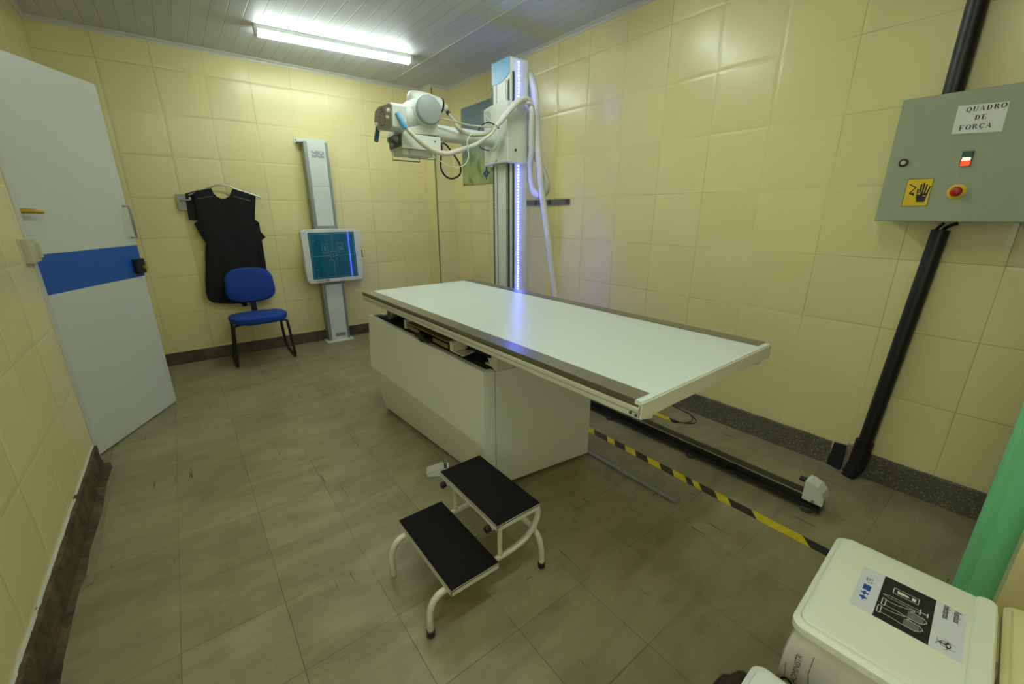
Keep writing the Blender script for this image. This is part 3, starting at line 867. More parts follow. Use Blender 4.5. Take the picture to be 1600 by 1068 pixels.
# tube head
b = MB(); b.prism([(1.492, 1.918), (1.492, 1.838), (1.470, 1.832), (1.225, 1.822), (1.240, 1.850), (1.360, 1.880), (1.400, 1.918)], lambda u, v, w: Vector((u, w, v)), 2.70, 2.93)
b.build('head_bracket', M['xwhite'], xs, bevel=0.006)
b = MB()
b.lathe((1.408, 2.672, 1.966), (0, 1, 0), [(0, 0.078), (0.004, 0.084), (0.05, 0.088), (0.12, 0.093), (0.20, 0.095), (0.27, 0.090), (0.300, 0.070)], 40)
th = b.build('tube_housing', M['xwhite'], xs)
b = MB(); b.lathe((1.408, 2.674, 1.966), (0, -1, 0), [(0, 0.084), (0.010, 0.087), (0.022, 0.086), (0.030, 0.080), (0.032, 0.074)], 40)
b.build('end_cap', M['xgrey'], th)
b = MB(); b.prism([(-0.020, 0), (0.030, 0.004), (0.030, 0.030), (-0.02, 0.026)], lambda u, v, w: Vector((1.376 + u, 2.83 + v * 2.0, 1.966 - math.sqrt(max(0, (0.094 + w) ** 2 - (1.376 + u - 1.408) ** 2)))), 0.000, 0.002)
b.build('rating_plate', M['xgrey'], th)
b = MB(); b.lathe((1.385, 2.895, 2.062), (1, 0, 0), [(0, 0.030), (0.006, 0.048), (0.018, 0.060), (0.05, 0.065), (0.13, 0.064), (0.19, 0.054), (0.235, 0.047)], 32)
b.build('cable_housing', M['xwhite'], xs)
b = MB(); b.lathe((1.618, 2.895, 2.062), (1, 0, -0.1), [(0, 0.050), (0.012, 0.050)], 28); b.build('cable_ring', M['black'], xs)
b = MB(); b.lathe((1.628, 2.893, 2.060), (1, -0.25, -0.25), [(0, 0.040), (0.012, 0.034), (0.03, 0.022), (0.045, 0.019)], 20); b.build('cable_plug', M['xwhite'], xs)
# control panel box
face = [(2.600, 1.953), (2.632, 1.968), (2.800, 1.976), (2.868, 1.962), (2.897, 1.905), (2.853, 1.849), (2.672, 1.821), (2.612, 1.836)]
b = MB(); b.prism(face, lambda u, v, w: Vector((w, u, v)), 1.138, 1.232)
cb = b.build('control_box', M['xwhite'], xs, bevel=0.006, seg=2)
cy, cz = 2.745, 1.90
b = MB(); b.prism([(cy + (u - cy) * 0.95, cz + (v - cz) * 0.95) for u, v in face], lambda u, v, w: Vector((w, u, v)), 1.134, 1.139)
cp = b.build('control_face', M['xbeige'], cb, bevel=0.002)
for (y0, z0, r) in ((2.640, 1.925, 0.014), (2.655, 1.893, 0.011), (2.840, 1.880, 0.012)):
    b = MB(); b.lathe((1.134, y0, z0), (-1, 0, 0), [(0, r), (0.012, r * 0.95), (0.016, r * 0.6)], 16); b.build('knob', M['xwhite'], cp)
b = MB()
for a in range(0, 360, 30):
    y0 = 2.750 + 0.042 * math.cos(math.radians(a)); z0 = 1.898 + 0.040 * math.sin(math.radians(a))
    b.box(1.1328, 1.1345, y0 - 0.006, y0 + 0.006, z0 - 0.004, z0 + 0.004)
b.box(1.1328, 1.1345, 2.735, 2.775, 1.950, 1.956)
b.build('panel_marks', M['xdark'], cp)
b = MB(); b.lathe((1.165, 2.605, 1.912), Vector((0.044, -0.02, -0.085)), [(0, 0.012), (0.003, 0.0145), (0.093, 0.0145), (0.097, 0.010)], 16)
b.build('handle', M['xblue'], cb)
b = MB(); b.lathe((1.150, 2.868, 1.875), Vector((-0.005, 0.045, -0.085)), [(0, 0.012), (0.003, 0.0145), (0.093, 0.0145), (0.097, 0.010)], 16)
b.build('handle', M['xblue_d'], cb)
b = MB(); b.cyl((1.225, 2.76, 1.915), (1.345, 2.78, 1.935), 0.070, n=28); b.build('neck', M['xwhite'], xs)
b = MB(); b.cyl((1.245, 2.76, 1.918), (1.257, 2.762, 1.920), 0.077, n=28); b.build('neck_ring', M['xgrey'], xs)
# collimator
b = MB(); b.lathe((1.35, 2.79, 1.820), (0, 0, 1), [(0, 0.085), (0.012, 0.085), (0.012, 0.07), (0.03, 0.07)], 28); b.build('swivel', M['xdark'], xs)
b = MB(); b.prism([(1.222, 1.735), (1.492, 1.735), (1.498, 1.745), (1.498, 1.822), (1.232, 1.822)], lambda u, v, w: Vector((u, w, v)), 2.685, 2.885)
co = b.build('collimator', M['xwhite'], xs, bevel=0.004)
b = MB(); b.prism([(2.70, 1.745), (2.87, 1.745), (2.87, 1.81), (2.70, 1.815)], lambda u, v, w: Vector((w, u, v)), 1.214, 1.226); b.build('front_plate', M['xdark'], co, bevel=0.002)
for (y0, z0, r) in ((2.735, 1.793, 0.020), (2.835, 1.795, 0.020), (2.80, 1.765, 0.012), (2.77, 1.80, 0.009)):
    b = MB(); b.lathe((1.214, y0, z0), (-1, 0, 0), [(0, r), (0.014, r * 0.9), (0.02, r * 0.7)], 18); b.build('knob', M['xgrey'], co)
b = MB(); b.box(1.235, 1.45, 2.71, 2.86, 1.700, 1.735); b.build('light_window', M['alu_white'], co, bevel=0.004)
for y0, xa, xb in ((2.695, 1.275, 1.462), (2.875, 1.235, 1.430)):
    b = MB(); b.tube([(xa, y0, 1.735), (xa, y0, 1.682), (xb, y0, 1.682), (xb, y0, 1.735)], 0.0045, 6, smooth=0)
    b.build('accessory_rail', M['alu'], co)
MB().cyl((1.455, 2.686, 1.792), (1.455, 2.681, 1.792), 0.005, n=10).build('screw', M['xdark'], co)
MB().cyl((1.496, 2.73, 1.80), (1.528, 2.725, 1.797), 0.011, n=12).build('connector', M['xgrey'], co)
# cables of the stand (they move with it)
def cable(name, pts, r, mat, n=10, label=None, parent=xs, sm=6):
    o = MB().tube(pts, r, n, sm).build(name, mat, parent)
    if label: o['label'] = label
    return o
cable('cable', [(1.655, 2.885, 2.048), (1.668, 2.84, 2.000), (1.680, 2.79, 1.943), (1.702, 2.757, 1.893), (1.748, 2.725, 1.869), (1.802, 2.694, 1.867), (1.863, 2.663, 1.881), (1.900, 2.632, 1.918), (1.935, 2.608, 1.953)], 0.0115, M['hose_grey'], label='grey high voltage cable')
b = MB(); b.cyl((1.661, 2.862, 2.022), (1.667, 2.846, 2.004), 0.014, n=12); b.build('cable_band', M['black'], xs)
cable('cable_sleeve', [(1.900, 2.607, 1.922), (1.935, 2.598, 1.962), (1.975, 2.592, 2.008), (2.020, 2.585, 2.055), (2.073, 2.580, 2.096), (2.148, 2.600, 2.123), (2.200, 2.606, 2.110), (2.217, 2.601, 2.029), (2.234, 2.625, 1.929), (2.258, 2.648, 1.804), (2.276, 2.690, 1.685), (2.290, 2.695, 1.591), (2.303, 2.670, 1.513), (2.320, 2.616, 1.468)], [0.015, 0.021, 0.022, 0.021, 0.022, 0.024, 0.022, 0.021, 0.022, 0.023, 0.025, 0.026, 0.026, 0.022], M['sleeve'], 14)
b = MB(); b.tube([(2.12, 2.655, 2.085), (2.15, 2.60, 2.100), (2.19, 2.585, 2.100), (2.225, 2.60, 2.085), (2.225, 2.672, 2.075)], 0.010, 8); b.build('cable_hook', M['xwhite'], xs)
cable('cable_sleeve', [(2.320, 2.616, 1.468), (2.335, 2.560, 1.490), (2.338, 2.548, 1.560), (2.344, 2.600, 1.653), (2.325, 2.650, 1.730), (2.300, 2.70, 1.800)], 0.018, plain('grey_translucent_sleeve', srgb(184, 180, 158), 0.45), 12)
cable('cable_sleeve', [(1.225, 2.655, 1.862), (1.270, 2.645, 1.817), (1.319, 2.640, 1.778), (1.383, 2.640, 1.743), (1.451, 2.640, 1.722), (1.523, 2.640, 1.720), (1.593, 2.640, 1.741), (1.675, 2.640, 1.768), (1.754, 2.640, 1.799), (1.813, 2.636, 1.837), (1.869, 2.625, 1.875), (1.905, 2.61, 1.925)], [0.010, 0.014, 0.016, 0.016, 0.017, 0.017, 0.015, 0.012, 0.010, 0.009], M['sleeve_beige'], 12)
cable('cable', [(1.525, 2.725, 1.797), (1.557, 2.72, 1.786), (1.609, 2.72, 1.734), (1.658, 2.72, 1.672), (1.666, 2.72, 1.623), (1.651, 2.735, 1.592), (1.604, 2.75, 1.575), (1.554, 2.75, 1.594), (1.526, 2.75, 1.642), (1.530, 2.75, 1.703), (1.545, 2.76, 1.760), (1.56, 2.79, 1.822)], 0.006, M['wire'], 8, label='black cable hanging in a loop')
cable('cable', [(1.73, 2.70, 1.875), (1.700, 2.62, 1.858), (1.665, 2.62, 1.815), (1.667, 2.62, 1.761), (1.670, 2.62, 1.709), (1.643, 2.62, 1.663), (1.586, 2.62, 1.639), (1.527, 2.62, 1.640), (1.471, 2.64, 1.667), (1.445, 2.70, 1.705)], 0.0032, M['ink_white'], 6, label='thin white cable')
cable('cable', [(1.95, 2.90, 1.88), (1.968, 2.945, 1.911), (1.970, 2.935, 1.950), (1.970, 2.882, 1.978), (1.970, 2.806, 1.984), (1.975, 2.749, 1.963), (1.99, 2.70, 1.93)], 0.0045, M['wire'], 8)
cable('cable', [(1.97, 2.95, 1.90), (2.000, 3.000, 1.876), (2.005, 2.960, 1.829), (2.020, 2.905, 1.810), (2.045, 2.90, 1.808)], 0.0045, M['wire'], 8)
cable('cable', [(1.490, 2.74, 1.945), (1.560, 2.725, 1.942), (1.629, 2.715, 1.935), (1.731, 2.70, 1.923), (1.837, 2.67, 1.920), (1.93, 2.64, 1.936), (1.96, 2.615, 1.975)], 0.006, M['hose_grey'], 8)
cable('cable_sleeve', [(2.245, 2.80, 2.372), (2.285, 2.765, 2.363), (2.300, 2.715, 2.303), (2.300, 2.672, 2.199), (2.300, 2.650, 2.046), (2.300, 2.635, 1.891), (2.300, 2.600, 1.685), (2.300, 2.556, 1.451), (2.300, 2.496, 1.213), (2.300, 2.434, 0.945), (2.290, 2.371, 0.683), (2.27, 2.34, 0.35), (2.25, 2.42, 0.05), (2.25, 2.65, 0.03)], [0.012, 0.024, 0.030, 0.030, 0.028, 0.024, 0.024, 0.024, 0.023, 0.022, 0.022, 0.022, 0.022], M['sleeve'], 14, label='white sleeve falling from the column top to the floor')
b = MB(); b.box(2.245, 2.27, 2.78, 2.82, 2.355, 2.39); b.build('sleeve_clamp', M['black'], xs, bevel=0.003)

# ------------------------------------------------------------------ wall stand with detector
ws = thing('chest_stand', 'white and grey upright chest x-ray stand with teal detector plate on the back wall', 'x-ray stand', (1.23, 4.71, 0))
b = MB(); b.box(1.142, 1.312, 4.656, 4.77, 0.012, 1.995); b.build('column', M['xwhite'], ws, bevel=0.002)
for x0, x1 in ((1.112, 1.145), (1.309, 1.334)):
    b = MB(); b.box(x0, x1, 4.650, 4.77, 0.012, 2.0); b.build('side_profile', M['alu'], ws, bevel=0.003)
b = MB(); b.box(1.085, 1.365, 4.60, 4.765, 0.0, 0.012); b.build('foot_plate', M['xwhite'], ws, bevel=0.002)
b = MB(); b.prism([(1.062, 1.99), (1.062, 2.040), (1.345, 2.046), (1.345, 1.99)], lambda u, v, w: Vector((u, w, v)), 4.772, 4.782)
b.box(1.07, 1.34, 4.70, 4.775, 1.996, 2.0)
tb = b.build('top_bracket', M['xwhite'], ws, bevel=0.002)
b = MB(); b.cyl((1.078, 4.772, 2.018), (1.078, 4.766, 2.018), 0.006, n=10); b.build('screw', M['xdark'], tb)
pq = frame((0, 4.6555, 0), (1, 0, 0), (0, 0, 1))
b = MB()
for i in range(6):
    zz = 1.912 - i * 0.0105
    for j in range(6):
        if (i * 5 + j * 3) % 7 == 3 or (i == 3 and j % 2): continue
        b.prism([(1.176 + j * 0.0195, zz), (1.194 + j * 0.0195, zz), (1.194 + j * 0.0195, zz + 0.008), (1.176 + j * 0.0195, zz + 0.008)], pq, 0.0002, 0.001)
b.build('spec_label', M['xgrey'], ws)
b = MB(); b.box(1.144, 1.310, 4.6545, 4.657, 1.598, 1.601); b.box(1.155, 1.160, 4.6545, 4.657, 1.62, 1.625); b.box(1.295, 1.300, 4.6545, 4.657, 1.62, 1.625)
b.build('panel_joint', M['xgrey'], ws)
b = MB(); b.box(1.19, 1.29, 4.6545, 4.657, 0.05, 0.085); lp = b.build('base_label', M['xdark'], ws)
MB().box(1.195, 1.285, 4.6540, 4.6546, 0.055, 0.080).build('label_face', M['xgrey'], lp)
b = MB(); b.box(1.14, 1.34, 4.655, 4.77, 0.62, 1.22); b.build('detector_mount', M['xgrey'], ws)
det = [(0.963, 0.690), (0.990, 0.655), (1.520, 0.655), (1.542, 0.685), (1.548, 1.150), (1.500, 1.186), (1.005, 1.190), (0.958, 1.166)]
b = MB(); b.prism(det, lambda u, v, w: Vector((u, w, v)), 4.598, 4.658)
dt = b.build('detector', M['xwhite'], ws, bevel=0.006, seg=3)
b = MB(); b.box(1.022, 1.480, 4.5955, 4.599, 0.696, 1.158); gp = b.build('detector_plate', M['panel_blue'], dt, bevel=0.001)
dq = frame((0, 4.5953, 0), (1, 0, 0), (0, 0, 1))
b = MB()
def rect_line(b, fn, x0, x1, z0, z1, wd, w):
    stroke(b, fn, [(x0, z0), (x1, z0)], wd, w); stroke(b, fn, [(x1, z0), (x1, z1)], wd, w); stroke(b, fn, [(x1, z1), (x0, z1)], wd, w); stroke(b, fn, [(x0, z1), (x0, z0)], wd, w)
rect_line(b, dq, 1.036, 1.466, 0.710, 1.144, 0.0028, 0)
rect_line(b, dq, 1.142, 1.196, 0.955, 1.045, 0.0022, 0); rect_line(b, dq, 1.298, 1.352, 0.955, 1.045, 0.0022, 0); rect_line(b, dq, 1.220, 1.274, 0.878, 0.968, 0.0022, 0)
stroke(b, dq, [(1.247, 0.972), (1.247, 1.130)], 0.0025, 0); stroke(b, dq, [(1.247, 0.722), (1.247, 0.874)], 0.0025, 0)
stroke(b, dq, [(1.050, 0.925), (1.214, 0.925)], 0.0025, 0); stroke(b, dq, [(1.280, 0.925), (1.452, 0.925)], 0.0025, 0)
for x0, z0 in ((1.07, 1.13), (1.43, 1.13), (1.07, 0.73), (1.43, 0.73)):
    stroke(b, dq, [(x0, z0 - 0.012), (x0, z0 + 0.012)], 0.0025, 0); stroke(b, dq, [(x0 - 0.012, 0.79 if z0 < 1 else 1.08), (x0 + 0.012, 0.79 if z0 < 1 else 1.08)], 0.0025, 0)
stroke(b, dq, [(1.162, 0.982), (1.162, 1.018), (1.176, 1.018), (1.176, 0.982), (1.162, 0.982)], 0.0035, 0)
stroke(b, dq, [(1.338, 1.016), (1.314, 1.016), (1.314, 1.0), (1.338, 1.0), (1.338, 0.984), (1.314, 0.984)], 0.0045, 0)
stroke(b, dq, [(1.247, 0.905), (1.247, 0.942)], 0.0045, 0)
b.build('printed_marks', M['print'], gp)
dl = frame((0, 4.5975, 0), (1, 0, 0), (0, 0, 1))
text_mesh('Almere', 0.026, dl, 'model_text', M['ink'], dt, 1.04, 0.668, 0.0006, sx=1.05, shear=0.3)
text_mesh('DR', 0.029, dl, 'model_text', M['ink'], dt, 1.135, 0.668, 0.0006, sx=1.1, bold=0.0008)
for x0, z0 in ((0.985, 1.155), (1.525, 1.145), (0.985, 0.685), (1.525, 0.685)):
    MB().cyl((x0, 4.5985, z0), (x0, 4.596, z0), 0.004, n=8).build('screw', M['xdark'], dt)
b = MB(); b.box(1.546, 1.562, 4.62, 4.64, 0.885, 0.965); b.build('grip', M['black'], dt, bevel=0.002)
DR_ = Matrix.Translation((1.25, 4.63, 0)) @ Matrix.Rotation(math.radians(3.2), 4, 'Z') @ Matrix.Translation((-1.25, -4.63, 0))
for o_d in [dt] + [c for c in COL.objects if c.parent in (dt, gp)]:
    off = Vector(ws.location)
    o_d.data.transform(Matrix.Translation(-off) @ DR_ @ Matrix.Translation(off))

# ------------------------------------------------------------------ lead apron on its hanger
b = MB(); b.box(0.060, 0.125, 4.758, YB, 1.368, 1.500); b.tube([(0.092, 4.76, 1.455), (0.092, 4.735, 1.450), (0.150, 4.73, 1.455), (0.150, 4.745, 1.475)], 0.008, 8)
b.build('wall_bracket', M['alu'], None, bevel=0.003, label='steel wall bracket that holds the apron hanger beside the white door', cat='bracket', origin=(0.092, YB, 1.43))
hg = MB(); hg.tube([(0.150, 4.742, 1.492), (0.250, 4.742, 1.536), (0.325, 4.742, 1.566), (0.375, 4.742, 1.583), (0.413, 4.742, 1.585), (0.460, 4.742, 1.575), (0.496, 4.742, 1.556), (0.586, 4.742, 1.524), (0.699, 4.742, 1.481)], 0.0065, 10)
hg.build('clothes_hanger', M['steel'], None, label='bent steel hanger carrying the black apron', cat='hanger')
ap = thing('lead_apron', 'black sleeveless lead apron hanging on the back wall behind the blue chair', 'apron', (0.39, 4.745, 0.51))
front = [(0.321, 1.553), (0.216, 1.529), (0.187, 1.507), (0.181, 1.385), (0.175, 1.277), (0.144, 1.256), (0.176, 1.151), (0.199, 1.083), (0.175, 0.970), (0.158, 0.857), (0.135, 0.740), (0.122, 0.640), (0.128, 0.580), (0.160, 0.548), (0.218, 0.533), (0.310, 0.520), (0.395, 0.513), (0.500, 0.514), (0.571, 0.523), (0.630, 0.545), (0.655, 0.590), (0.653, 0.693), (0.642, 0.790), (0.626, 0.883), (0.610, 0.970), (0.600, 1.061), (0.622, 1.138), (0.646, 1.255), (0.615, 1.290), (0.612, 1.388), (0.655, 1.495), (0.561, 1.532), (0.479, 1.555), (0.468, 1.522), (0.448, 1.492), (0.411, 1.470), (0.380, 1.468), (0.348, 1.485), (0.330, 1.515)]
b = MB()
b.prism(front, lambda u, v, w: Vector((u, 4.722 + 0.006 * math.sin(u * 26 + v * 3) + w - 0.008 * math.exp(-((u - 0.39) / 0.12) ** 2), v)), 0, 0.008)
bmesh.ops.triangulate(b.bm, faces=[f for f in b.bm.faces if len(f.verts) > 4])
b.build('apron_front', M['apron'], ap, bevel=0.0)
b = MB(); b.prism([(0.225, 1.537), (0.126, 1.503), (0.114, 1.289), (0.172, 1.285), (0.2, 1.30), (0.225, 1.45)], lambda u, v, w: Vector((u, 4.752 + w, v)), 0, 0.007)
b.prism([(0.600, 1.260), (0.640, 1.190), (0.684, 1.118), (0.600, 1.070), (0.56, 1.127)], lambda u, v, w: Vector((u, 4.752 + w, v)), 0, 0.007)
b.prism([(0.24, 1.52), (0.22, 1.2), (0.22, 0.62), (0.58, 0.62), (0.58, 1.2), (0.56, 1.51), (0.39, 1.43)], lambda u, v, w: Vector((u, 4.752 + w, v)), 0, 0.007)
b.build('apron_back', M['apron'], ap)
for pts in ([(0.205, 1.464), (0.319, 1.485)], [(0.473, 1.490), (0.600, 1.452)]):
    b = MB(); b.tube([(pts[0][0], 4.7165, pts[0][1]), ((pts[0][0] + pts[1][0]) / 2, 4.7145, (pts[0][1] + pts[1][1]) / 2), (pts[1][0], 4.7165, pts[1][1])], 0.005, 6)
    b.build('shoulder_fold', M['grey_strap'], ap)
b = MB(); b.prism([(0.38, 0.520), (0.42, 0.520), (0.425, 0.490), (0.410, 0.478), (0.392, 0.480), (0.382, 0.495)], lambda u, v, w: Vector((u, 4.720 + w, v)), 0, 0.006)
b.build('strap_end', M['apron'], ap)

# ------------------------------------------------------------------ blue chair
ch = thing('visitor_chair', 'blue fabric chair on black sled legs in front of the black apron', 'chair', (0.465, 4.45, 0))
def pad(cx, cy, rx, ry, sq=3.0, n=40):
    out = []
    for i in range(n):
        a = 2 * PI * i / n
        c, s = math.cos(a), math.sin(a)
        out.append((cx + rx * math.copysign(abs(c) ** (2 / sq), c), cy + ry * math.copysign(abs(s) ** (2 / sq), s)))
    return out
b = MB()
lv = [(0.82, -0.042), (0.96, -0.030), (1.0, 0.0), (0.985, 0.018), (0.90, 0.030), (0.6, 0.036), (0.25, 0.037)]
rings = []
for s_, dz in lv:
    rings.append([b.bm.verts.new((x, y, 0.430 + dz + 0.012 * (y - 4.43) / 0.2 * -1 - (0.012 if y < 4.28 else 0))) for x, y in pad(0.468, 4.435, 0.235 * s_, 0.205 * s_)])
for r, q in zip(rings[:-1], rings[1:]):
    for k in range(40): b.bm.faces.new((r[k], r[(k + 1) % 40], q[(k + 1) % 40], q[k]))
b.bm.faces.new(rings[0][::-1]); b.bm.faces.new(rings[-1])
b.build('seat', M['blue_fabric'], ch)
b = MB()
bp = pad(0.0, 0.0, 0.202, 0.165, 2.9)
def backpt(u, v, w):
    x = 0.472 + u * (1.0 + 0.10 * (v < 0) * min(1, -v / 0.16)) ; z = 0.690 + v
    y = 4.665 + 0.10 * (v) * 0.35 + w - 0.035 * (1 - (u / 0.21) ** 2) * -1 * 0.6
    return (x, y, z)
for side in (-1,):
    prof = [(1.0, 0.0), (0.985, -0.018), (0.92, -0.032), (0.7, -0.040), (0.3, -0.042)]
    bprof = [(1.0, 0.0), (0.97, 0.012), (0.8, 0.018), (0.3, 0.02)]
    fr_, bk_ = [], []
    for s_, d in prof: fr_.append([b.bm.verts.new(backpt(u * s_, v * s_, d)) for u, v in bp])
    for s_, d in bprof[1:]: bk_.append([b.bm.verts.new(backpt(u * s_, v * s_, d)) for u, v in bp])
    for r, q in list(zip(fr_[:-1], fr_[1:])): 
        for k in range(40): b.bm.faces.new((r[k], r[(k + 1) % 40], q[(k + 1) % 40], q[k]))
    b.bm.faces.new(fr_[-1])
    sq_ = [fr_[0]] + bk_
    for r, q in zip(sq_[:-1], sq_[1:]):
        for k in range(40): b.bm.faces.new((q[k], q[(k + 1) % 40], r[(k + 1) % 40], r[k]))
    b.bm.faces.new(bk_[-1][::-1])
b.build('backrest', M['blue_fabric'], ch)
b = MB()
b.hexa([(0.448, 4.56, 0.395), (0.492, 4.56, 0.395), (0.448, 4.57, 0.405), (0.492, 4.57, 0.405), (0.448, 4.655, 0.395), (0.492, 4.655, 0.395), (0.448, 4.655, 0.405), (0.492, 4.655, 0.405)])
b.box(0.446, 0.494, 4.45, 4.672, 0.388, 0.398); b.box(0.446, 0.494, 4.660, 4.672, 0.388, 0.62)
b.build('back_bracket', M['black'], ch, bevel=0.003)
for s_, fx, tx in ((-1, 0.232, 0.262), (1, 0.706, 0.672)):
    rx = fx + 0.004 * s_
    b = MB(); b.tube([(tx + 0.06 * -s_, 4.33, 0.392), (tx, 4.315, 0.385), (tx + 0.012 * s_, 4.312, 0.34), ((tx + fx) / 2 + 0.006 * s_, 4.318, 0.20), (fx, 4.325, 0.055), (fx, 4.345, 0.016), (rx, 4.42, 0.0125), (rx, 4.60, 0.0125), (rx, 4.655, 0.020), ((tx + fx) / 2, 4.655, 0.12), (tx, 4.60, 0.34), (tx, 4.575, 0.385), (tx - 0.06 * s_, 4.56, 0.392)], 0.0125, 12, smooth=5)
    b.build('sled_leg', M['black'], ch)
for y0 in (4.32, 4.545):
    MB().box(0.29, 0.65, y0, y0 + 0.03, 0.383, 0.401).build('seat_bar', M['black'], ch, bevel=0.003)

# ------------------------------------------------------------------ two-step stool
sl = thing('step_stool', 'two-step white tubular stool with black ribbed treads in front of the x-ray table', 'step stool', (0.675, 1.14, 0))
for (x0, x1, y0, y1, zt) in ((0.486, 0.676, 0.938, 1.346, 0.190), (0.672, 0.866, 0.940, 1.336, 0.340)):
    b = MB()
    b.box(x0, x0 + 0.004, y0, y1, zt - 0.026, zt - 0.003); b.box(x1 - 0.004, x1, y0, y1, zt - 0.026, zt - 0.003)
    b.box(x0, x1, y0, y0 + 0.004, zt - 0.026, zt - 0.003); b.box(x0, x1, y1 - 0.004, y1, zt - 0.026, zt - 0.003)
    b.box(x0, x1, y0, y1, zt - 0.010, zt - 0.004)
    stp = b.build('step', M['stool_white'], sl, bevel=0.001)
    b = MB(); b.box(x0 + 0.001, x1 - 0.001, y0 + 0.001, y1 - 0.001, zt - 0.004, zt)
    b.build('tread', M['rubber'], stp, bevel=0.0015)
R0 = 0.0115
for yy in (0.985, 1.295):
    b = MB()
    b.tube([(0.428, yy, 0.022), (0.428, yy, 0.07), (0.436, yy, 0.115), (0.460, yy, 0.146), (0.496, yy, 0.153), (0.56, yy, 0.153), (0.68, yy, 0.153), (0.78, yy, 0.156), (0.845, yy, 0.175), (0.888, yy, 0.225), (0.893, yy, 0.275), (0.868, yy, 0.305), (0.80, yy, 0.303), (0.74, yy, 0.303)], R0, 12, smooth=5)
    b.build('side_tube', M['stool_white'], sl)
    b = MB(); b.cyl((0.715, yy, 0.155), (0.715, yy, 0.318), 0.009, n=12); b.build('strut', M['stool_white'], sl)
b = MB(); b.tube([(0.906, 0.970, 0.022), (0.905, 0.970, 0.075), (0.898, 0.975, 0.13), (0.890, 0.992, 0.165), (0.886, 1.02, 0.178), (0.886, 1.14, 0.180), (0.886, 1.25, 0.178), (0.890, 1.278, 0.165), (0.898, 1.295, 0.13), (0.905, 1.300, 0.075), (0.906, 1.300, 0.022)], R0, 12)
b.build('rear_leg', M['stool_white'], sl)
for (px, py) in ((0.428, 0.985), (0.906, 0.970), (0.906, 1.300)):
    b = MB(); b.lathe((px, py, 0.0), (0, 0, 1), [(0, 0.013), (0.002, 0.0145), (0.024, 0.0145), (0.026, 0.012)], 16); b.build('rubber_foot', M['black'], sl)
b = MB(); b.cyl((0.428, 1.295, 0.0), (0.428, 1.295, 0.024), 0.0115, n=12); b.build('tube_end', M['stool_white'], sl)
for yy in (0.985, 1.295):
    b = MB(); b.lathe((0.672, yy, 0.303), (-1, 0, 0), [(-0.07, 0.0115), (0.001, 0.0115)], 12); tb_ = b.build('tube_stub', M['stool_white'], sl)
    b = MB(); b.lathe((0.671, yy, 0.303), (-1, 0, 0), [(0, 0.013), (0.014, 0.014), (0.018, 0.011)], 14); b.build('end_plug', M['black'], tb_)

# ------------------------------------------------------------------ foot pedal
fp = thing('foot_pedal', 'small grey-white foot switch on the floor between stool and pedestal', 'foot switch', (0.885, 1.785, 0))
RT = Matrix.Translation((0.885, 1.785, 0)) @ Matrix.Rotation(math.radians(-28), 4, 'Z')
b = MB(); b.prism([(-0.055, 0.0), (0.06, 0.0), (0.06, 0.036), (0.045, 0.040), (-0.055, 0.012)], lambda u, v, w: Vector((u, w, v)), -0.034, 0.034); b.xform(RT)
b.build('pedal_body', M['base_white'], fp, bevel=0.003)
b = MB(); b.prism([(-0.056, 0.014), (0.030, 0.040), (0.030, 0.045), (-0.058, 0.020)], lambda u, v, w: Vector((u, w, v)), -0.032, 0.032)
for i in range(8):
    x0 = -0.045 + i * 0.009; zz = 0.0225 + (x0 + 0.058) * 0.29
    b.box(x0, x0 + 0.003, -0.027, 0.027, zz - 0.002, zz + 0.0015)
b.xform(RT); b.build('pedal', M['alu_white'], fp)
b = MB(); b.box(0.034, 0.050, -0.028, 0.020, 0.038, 0.0445); b.xform(RT); b.build('label', M['xdark'], fp)
b = MB(); b.tube([RT @ Vector((0.06, 0.0, 0.018)), RT @ Vector((0.085, 0.005, 0.012)), RT @ Vector((0.11, 0.02, 0.006))], 0.004, 8); b.build('cable', M['wire'], fp)

# ------------------------------------------------------------------ power box on the right wall
pb = thing('power_box', 'grey wall power cabinet with red button, warning sticker and paper sign', 'electrical box', (2.55, 0.26, 1.31))
b = MB(); b.box(2.462, XR, -0.012, 0.522, 1.314, 1.776); b.build('cabinet', M['panel_grey'], pb, bevel=0.003)
b = MB(); b.box(2.440, 2.460, -0.018, 0.528, 1.308, 1.782); pd = b.build('cabinet_door', M['panel_grey'], pb, bevel=0.004, seg=3)
ff = frame((2.440, 0.0, 0.0), (0, -1, 0), (0, 0, 1))   # u = -y, v = z
def P2(y, z): return (-y, z)
b = MB(); b.prism([P2(0.356, 1.634), P2(0.224, 1.626), P2(0.227, 1.724), P2(0.358, 1.731)], ff, 0.0002, 0.0008)
pap = b.build('paper_sign', M['paper'], pd)
